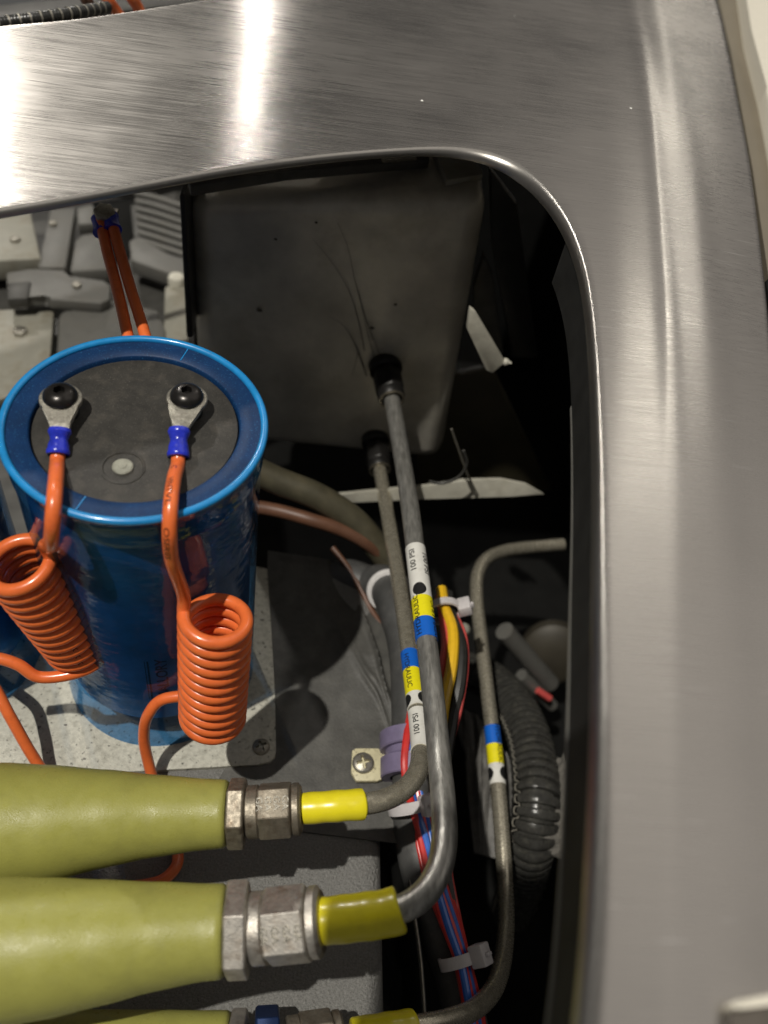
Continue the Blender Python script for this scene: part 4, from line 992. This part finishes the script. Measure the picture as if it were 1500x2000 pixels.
zip_tie('lowest white cable tie, in the shade near the bottom of the red wires', at(897, 1874, 0), at(912, 1930, -3) - at(880, 1815, 2), 6.6, 6.2, at(918, 1866, 4) - at(897, 1874, 0), 4.0, 7.0)

# ------------------------------------------------------------------ corrugated conduit
KC = 1.13
CP = Path(catmull([deep(x, y, d * KC) for x, y, d in ((880, 1300, 440), (915, 1310, 432), (958, 1330, 415), (1000, 1372, 394), (1030, 1432, 370), (1044, 1500, 352), (1047, 1570, 340), (1040, 1635, 338), (1028, 1690, 350), (1014, 1740, 375), (1000, 1780, 410))], 0.8))
t = thing('conduit', CP.frame(CP.len)[0], 'black corrugated split conduit curving down beside the lone pipe', 'conduit')
pitch = 4.3
def cr(d):
    f = d / CP.len; R = (8.9 + 0.6 * f) * KC; q = (d / pitch) % 1.0
    return R + (0.0 if q > .72 else 0) + (-2.0 if q > .72 else 0.5 * math.sin(math.pi * q / .72))
# seam where the split shows: leave a wedge open facing left
def conduit_mesh():
    bm = bmesh.new(); ds = []; d = 0
    while d < CP.len - pitch:
        ds += [d, d + pitch * .08, d + pitch * .35, d + pitch * .60, d + pitch * .69, d + pitch * .73, d + pitch * .86, d + pitch * .98]; d += pitch
    rings = []; n = 40
    for d in ds:
        p, tt, u, v = CP.frame(d); fa = CP.facing(d) + math.radians(52); row = []
        for k in range(n + 1):
            a = fa + 0.10 + (2 * math.pi - 0.16) * k / n; rr = cr(d)
            row.append(bm.verts.new(p + (u * math.cos(a) + v * math.sin(a)) * rr))
        rings.append(row)
    for i in range(len(rings) - 1):
        for k in range(n): bm.faces.new((rings[i][k], rings[i][k + 1], rings[i + 1][k + 1], rings[i + 1][k]))
    bmesh.ops.solidify(bm, geom=list(bm.faces), thickness=0.5)
    return bm, ds
bm, ds = conduit_mesh(); finish('conduit_body', bm, LOOM, t, smooth=45)
bm = bmesh.new(); ed = []
for i, d in enumerate(ds):
    if d < CP.len * .28: continue
    p, tt, u, v = CP.frame(d); fa = CP.facing(d) + math.radians(52) + 0.10; ed.append(p + (u * math.cos(fa) + v * math.sin(fa)) * (cr(d) + 0.05))
finish('split_edge', tube(Path(ed), 0.22, 6), LOOMEDGE, t)
finish('inner_wires', tube(CP, 7.0, 12), BLKW, t)

# vinyl flap and torn felt behind it
f2_ = folds(11, (0.92, 0.38), 7, 2.4, 0.03)
mat_grid([[(884, 1375, -52), (925, 1395, -50), (990, 1470, -52)], [(905, 1470, -50), (950, 1500, -48), (1015, 1540, -52)], [(915, 1560, -47), (965, 1580, -44), (1030, 1600, -50)], [(926, 1665, -47), (975, 1678, -46), (1050, 1684, -50)]], 1.2, 'vinyl_flap', FLAP, 'creased black vinyl flap behind the lone pipe and the corrugated conduit', 'flap', lambda u, v: f2_(u, v) * (1.0 if v < .62 else max(.15, 1 - (v - .62) * 4)), 60, 80)
f3_ = folds(23, (0.3, 0.95), 5, 1.4, 0.05)
zf_ = -36
mat_grid([[(1030, 1470, zf_), (1096, 1482, zf_), (1101, 1470, zf_), (1106, 1486, zf_), (1112, 1478, zf_), (1120, 1440, zf_), (1132, 1400, zf_)], [(1050, 1560, zf_), (1080, 1558, zf_), (1098, 1556, zf_), (1112, 1556, zf_), (1126, 1556, zf_), (1138, 1552, zf_), (1150, 1550, zf_)], [(1050, 1640, zf_), (1080, 1640, zf_), (1098, 1640, zf_), (1112, 1640, zf_), (1126, 1640, zf_), (1138, 1640, zf_), (1150, 1640, zf_)], [(1050, 1668, zf_ - 6), (1080, 1672, zf_ - 6), (1098, 1676, zf_ - 6), (1112, 1678, zf_ - 6), (1126, 1677, zf_ - 6), (1138, 1672, zf_ - 6), (1150, 1664, zf_ - 6)]], 1.5, 'felt_lining', FELT, 'torn grey felt lining between the corrugated conduit and the steel rim', 'lining', lambda u, v: f3_(u, v) * .8, 60, 60)

# ------------------------------------------------------------------ hoses and brackets in the dark behind the pipes
def hose(name, pts, r, m, label, cat, group=None, n=18):
    return tag(finish(name, tube(Path(catmull(pts, 2)), r, n), m), label, cat, group)
hose('olive_hose', [on_y(470, 905, 84), on_y(540, 938, 82), on_y(620, 970, 80), on_y(690, 1016, 76), on_y(738, 1070, 70), on_y(790, 1140, 62)], 6.4, OLIVED, 'dark olive hose curving right from behind the blue capacitor', 'hose')
hose('copper_tube', [on_y(470, 985, 80), on_y(545, 998, 75), on_y(610, 1016, 71), on_y(670, 1036, 70), on_y(715, 1060, 68), on_y(752, 1090, 66), on_y(790, 1130, 62)], 3.2, BROWN, 'copper brown tube just below the dark olive hose', 'tube')
hose('brown_cable', [on_y(650, 1070, 64), on_y(682, 1112, 54), on_y(704, 1150, 45), on_y(722, 1186, 37), on_y(745, 1222, 28)], 1.4, BROWN, 'thin brown cable bending past the white collar of the grey tube', 'cable')
# white lower bracket
YB = 99
bm = slab([on_y(600, 972, YB), on_y(700, 962, YB - 2), on_y(830, 950, YB - 4), on_y(905, 938, YB - 4), on_y(980, 936, YB - 4), on_y(1030, 946, YB - 4), on_y(1064, 966, YB - 4), on_y(1000, 970, YB - 6), on_y(830, 975, YB - 6), on_y(700, 981, YB - 3), on_y(620, 985, YB)], (0, 4, -3), 0.5)
t = tag(finish('bracket', bm, WHITEB), 'long pale bracket lying across the gap below the dark tank', 'bracket')
hose('thin_rod', [on_y(882, 838, YB - 8), on_y(900, 890, YB - 8), on_y(915, 930, YB - 8), on_y(934, 968, YB - 8)], 0.55, SCREW, 'thin bright rod leaning over the pale bracket below the tank', 'rod', n=8)
hose('clear_tube', [on_y(905, 880, YB - 12), on_y(912, 905, YB - 12), on_y(895, 932, YB - 12), on_y(862, 944, YB - 12), on_y(838, 940, YB - 12)], 0.7, GREYD, 'fine grey tube looping above the pale bracket', 'tube', n=8)
bm = slab([on_y(x, y, 110) for x, y in ((919, 602), (930, 610), (988, 708), (962, 730), (950, 724), (913, 645))], (0, 5, -2), 0.6)
tag(finish('strut', bm, WHITEB), 'short pale strut slanting down from the right edge of the dark tank', 'strut')
bm = slab([on_y(946, 500, 156), on_y(962, 540, 156), on_y(984, 690, 156), on_y(975, 694, 156), on_y(925, 610, 156), on_y(925, 560, 156)], (0, 6, 0), 0.8)
tag(finish('gusset', bm, GREYD), 'dim grey gusset between the tank and the pale strut', 'gusset')
bm = lathe(on_y(984, 706, 110), (1, -0.3, .1), [(0, 1.7), (1.5, 1.6), (2.4, 0.8), (3.4, 0.5)], 18); tag(finish('pin', bm, WHITEB), 'small white pin at the lower tip of the slanting strut', 'pin')
bm = slab([on_y(955, 330, 158), on_y(1010, 400, 158), on_y(1050, 700, 158), on_y(1000, 700, 158), on_y(960, 480, 158)], (0, 5, 0), 1.0)
tag(finish('dark_plate', bm, DARKEDGE), 'black plate standing right of the tank in the corner of the opening', 'plate')
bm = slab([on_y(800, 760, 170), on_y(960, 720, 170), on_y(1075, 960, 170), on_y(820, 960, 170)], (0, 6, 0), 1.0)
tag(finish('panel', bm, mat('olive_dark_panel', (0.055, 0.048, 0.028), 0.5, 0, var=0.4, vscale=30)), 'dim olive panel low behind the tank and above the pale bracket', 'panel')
# rods and boss at lower right of the void
hose('grey_rod', [on_y(985, 1232, 66), on_y(1075, 1335, 60)], 5.2, GREYP, 'thick grey rod deep in the gap right of the lone pipe', 'rod')
hose('grey_rod', [on_y(1018, 1318, 56), on_y(1078, 1378, 52)], 3.6, GREYP, 'thinner grey rod under the thick one, deep in the gap', 'rod')
hose('red_tip', [on_y(1050, 1348, 50), on_y(1074, 1364, 48)], 1.9, PINKW, 'small coral wire end deep in the gap above the corrugated conduit', 'wire', n=10)
bm = lathe(on_y(1080, 1270, 90), (-0.2, -0.9, .6), [(0, 20), (6, 19), (9, 15), (10, 4)], 36); tag(finish('boss', bm, mat('dim_bronze', (0.05, 0.043, 0.030), 0.55, 0.2, var=0.3, vscale=40)), 'dim round casting deep in the gap beside the steel rim', 'casting')
bm = lathe(on_y(905, 1228, 40), (0, -0.6, .8), [(0, 3.0), (2, 2.9), (3, 2.0), (3.3, .6)], 20); tag(finish('stud', bm, GREYL), 'small pale stud behind the yellow wire', 'stud')

# ------------------------------------------------------------------ engine parts at the upper left
def pz_slab(name, px, z, h, m, label, cat, bev=1.0, group=None): return tag(finish(name, pslab(px, z, h, bev), m), label, cat, group)
Z0 = -10.0
pz_slab('engine_cover', [(-60, 415), (58, 408), (80, 505), (-60, 512)], Z0 + 10, 14, GREYL, 'pale grey block at the left edge just below the steel rim', 'engine part')
pz_slab('engine_bracket', [(96, 408), (147, 405), (128, 522), (74, 522), (84, 470), (92, 462)], Z0 + 8, 10, GREYP, 'grey upright bracket below the rim, right of the pale block', 'engine part')
pz_slab('engine_plate', [(150, 405), (182, 398), (186, 436), (152, 438)], Z0 + 4, 8, GREYP, 'small grey plate left of the blue crimps', 'engine part')
pz_slab('engine_boss', [(142, 470), (160, 455), (196, 452), (212, 480), (214, 525), (130, 530)], Z0 + 2, 14, GREYP, 'rounded grey boss left of the two orange wires', 'engine part', 3)
pz_slab('clamp_strap', [(12, 532), (60, 524), (126, 526), (132, 542), (200, 546), (216, 556), (214, 584), (196, 592), (98, 584), (88, 574), (14, 586)], Z0 + 16, 7, GREYP, 'stepped grey clamp strap crossing left of the orange wires', 'engine part', 1.2)
pz_slab('strap_block', [(14, 552), (60, 548), (54, 582), (14, 584)], Z0 + 17.5, 6, GREYD, 'dark grey pad on the left end of the clamp strap', 'engine part', 0.8)
pz_slab('cover_plate', [(-60, 606), (52, 604), (106, 602), (98, 700), (60, 760), (-60, 800)], Z0 + 4, 8, GREYL, 'pale stained panel at the left edge above the blue capacitor', 'engine part')
pz_slab('engine_housing', [(112, 605), (150, 592), (235, 586), (312, 600), (326, 640), (330, 740), (104, 740)], Z0 + 9, 16, GREYP, 'grey rounded housing just above the rim of the blue capacitor', 'engine part', 5)
t = thing('finned_block', at(310, 440, Z0 - 6), 'grey block with parallel cooling fins under the rim, left of the tank', 'engine part')
finish('block_body', pslab([(255, 400), (345, 372), (362, 520), (262, 470)], Z0 - 2, 12, 1.0), GREYD, t)
for i in range(8):
    y = 385 + i * 15.5
    finish('fin', tube(Path(catmull([at(264 + i * 1.5, y - 8, Z0 + 3), at(300, y + 0, Z0 + 3.5), at(362, y + 20, Z0 + 3)], 3)), 2.0, 10), GREYP, t)
pz_slab('engine_ledge', [(252, 470), (268, 462), (362, 512), (364, 545), (256, 508)], Z0 + 8, 10, GREYP, 'grey ledge sloping under the cooling fins', 'engine part', 1.2)
pz_slab('mount_tab', [(322, 560), (366, 548), (368, 680), (318, 690)], Z0 + 6, 8, GREYL, 'pale mounting tab with a round bolt left of the tank', 'engine part', 1.0)
bm = lathe(at(345, 556, Z0 + 5), (0, 0, 1), [(0, 5), (5, 5), (6.2, 4.2), (6.6, 2)], 24); tag(finish('round_bolt', bm, WHITEB), 'pale round bolt head on the mounting tab left of the tank', 'bolt')
pz_slab('dark_gap', [(180, 394), (262, 384), (266, 430), (252, 500), (214, 510), (206, 430), (186, 430)], Z0 - 10, 10, BLACK, 'black slab standing in for the dark gap behind the blue crimps', 'engine part', 0.8)  # solid black painted in where there is only a shaded gap
bm = slab([on_y(350, 382, 128), on_y(362, 382, 128), on_y(377, 660, 128), on_y(364, 660, 128)], (0, 60, 0), 0.8)
tag(finish('divider', bm, DARKEDGE), 'dark upright divider along the left side of the tank', 'divider')
for bx, by, bz, br in ((30, 470, Z0 + 10, 2.6), (150, 560, Z0 + 16, 2.2), (104, 440, Z0 + 8, 2.0), (40, 650, Z0 + 4, 3.2)):
    p_ = at(bx, by, bz - .3); bm = hexnut(p_, (0, 0, 1), 2.2, br * 2.2, .3)
    tag(finish('hex_bolt', bm, LUG), {30: 'hex bolt head on the pale block at the left edge', 150: 'hex bolt head on the stepped clamp strap', 104: 'hex bolt head on the grey upright bracket below the rim', 40: 'hex bolt head on the pale stained panel above the capacitor'}[bx], 'bolt', 'bolt heads on the grey engine parts')
pz_slab('engine_deck', [(-260, 380), (380, 330), (380, 1140), (-260, 1140)], Z0 - 12, 10, GREYD, 'dark engine deck under the grey parts at upper left', 'engine part', 1.0)

# ------------------------------------------------------------------ the phone that takes the picture (its shade falls at the lower right)
t = thing('phone', CAM + RW @ V((-26, 40, -24)), 'dark phone held over the bay, shading the lower right corner', 'phone')
c = lambda x, y, z: CAM + RW @ V((x, y, z))
def phone_outline(g, z):
    x0, x1, y0, y1, q = -65 + g, 12 - g, -66 + g, 100 - g, 20 - g; out = []
    for cx_, cy_, a0_ in ((x1 - q, y0 + q, -90), (x1 - q, y1 - q, 0), (x0 + q, y1 - q, 90), (x0 + q, y0 + q, 180)):
        for k in range(7): a = math.radians(a0_ + 15 * k); out.append(c(cx_ + q * math.cos(a), cy_ + q * math.sin(a), z))
    return out
finish('phone_body', slab(phone_outline(0, -14), RW @ V((0, 0, -8)), 1.0), HOUSING, t)
finish('phone_screen', slab(phone_outline(3, -22.1), RW @ V((0, 0, -.3)), 0), BLACK, t)

# pieces that belong to one part of a thing hang under that part
under = {'stamping': 'coupling_nut', 'screw': ('tab', 'plate'), 'seam': 'collar', 'vent_plug': 'lid', 'vent_ring': 'lid', 'terminal_post': 'lid', 'terminal_screw': 'lid', 'liner_lit_lip': 'liner', 'pale_lip': 'side_wall'}
base = lambda o: o.name.split('.')[0]
for o in list(sc.objects):
    k = under.get(base(o))
    if k and o.parent:
        for q in o.parent.children:
            if base(q) in (k if isinstance(k, tuple) else (k,)) and q.type == 'MESH': o.parent = q; break
for o in sc.objects:
    if o.parent and o.parent.name.startswith('capacitor') and base(o) == 'print':
        for q in o.parent.children:
            if base(q) == 'can': o.parent = q; break
for o in sc.objects:
    if '_org' in o: del o['_org']
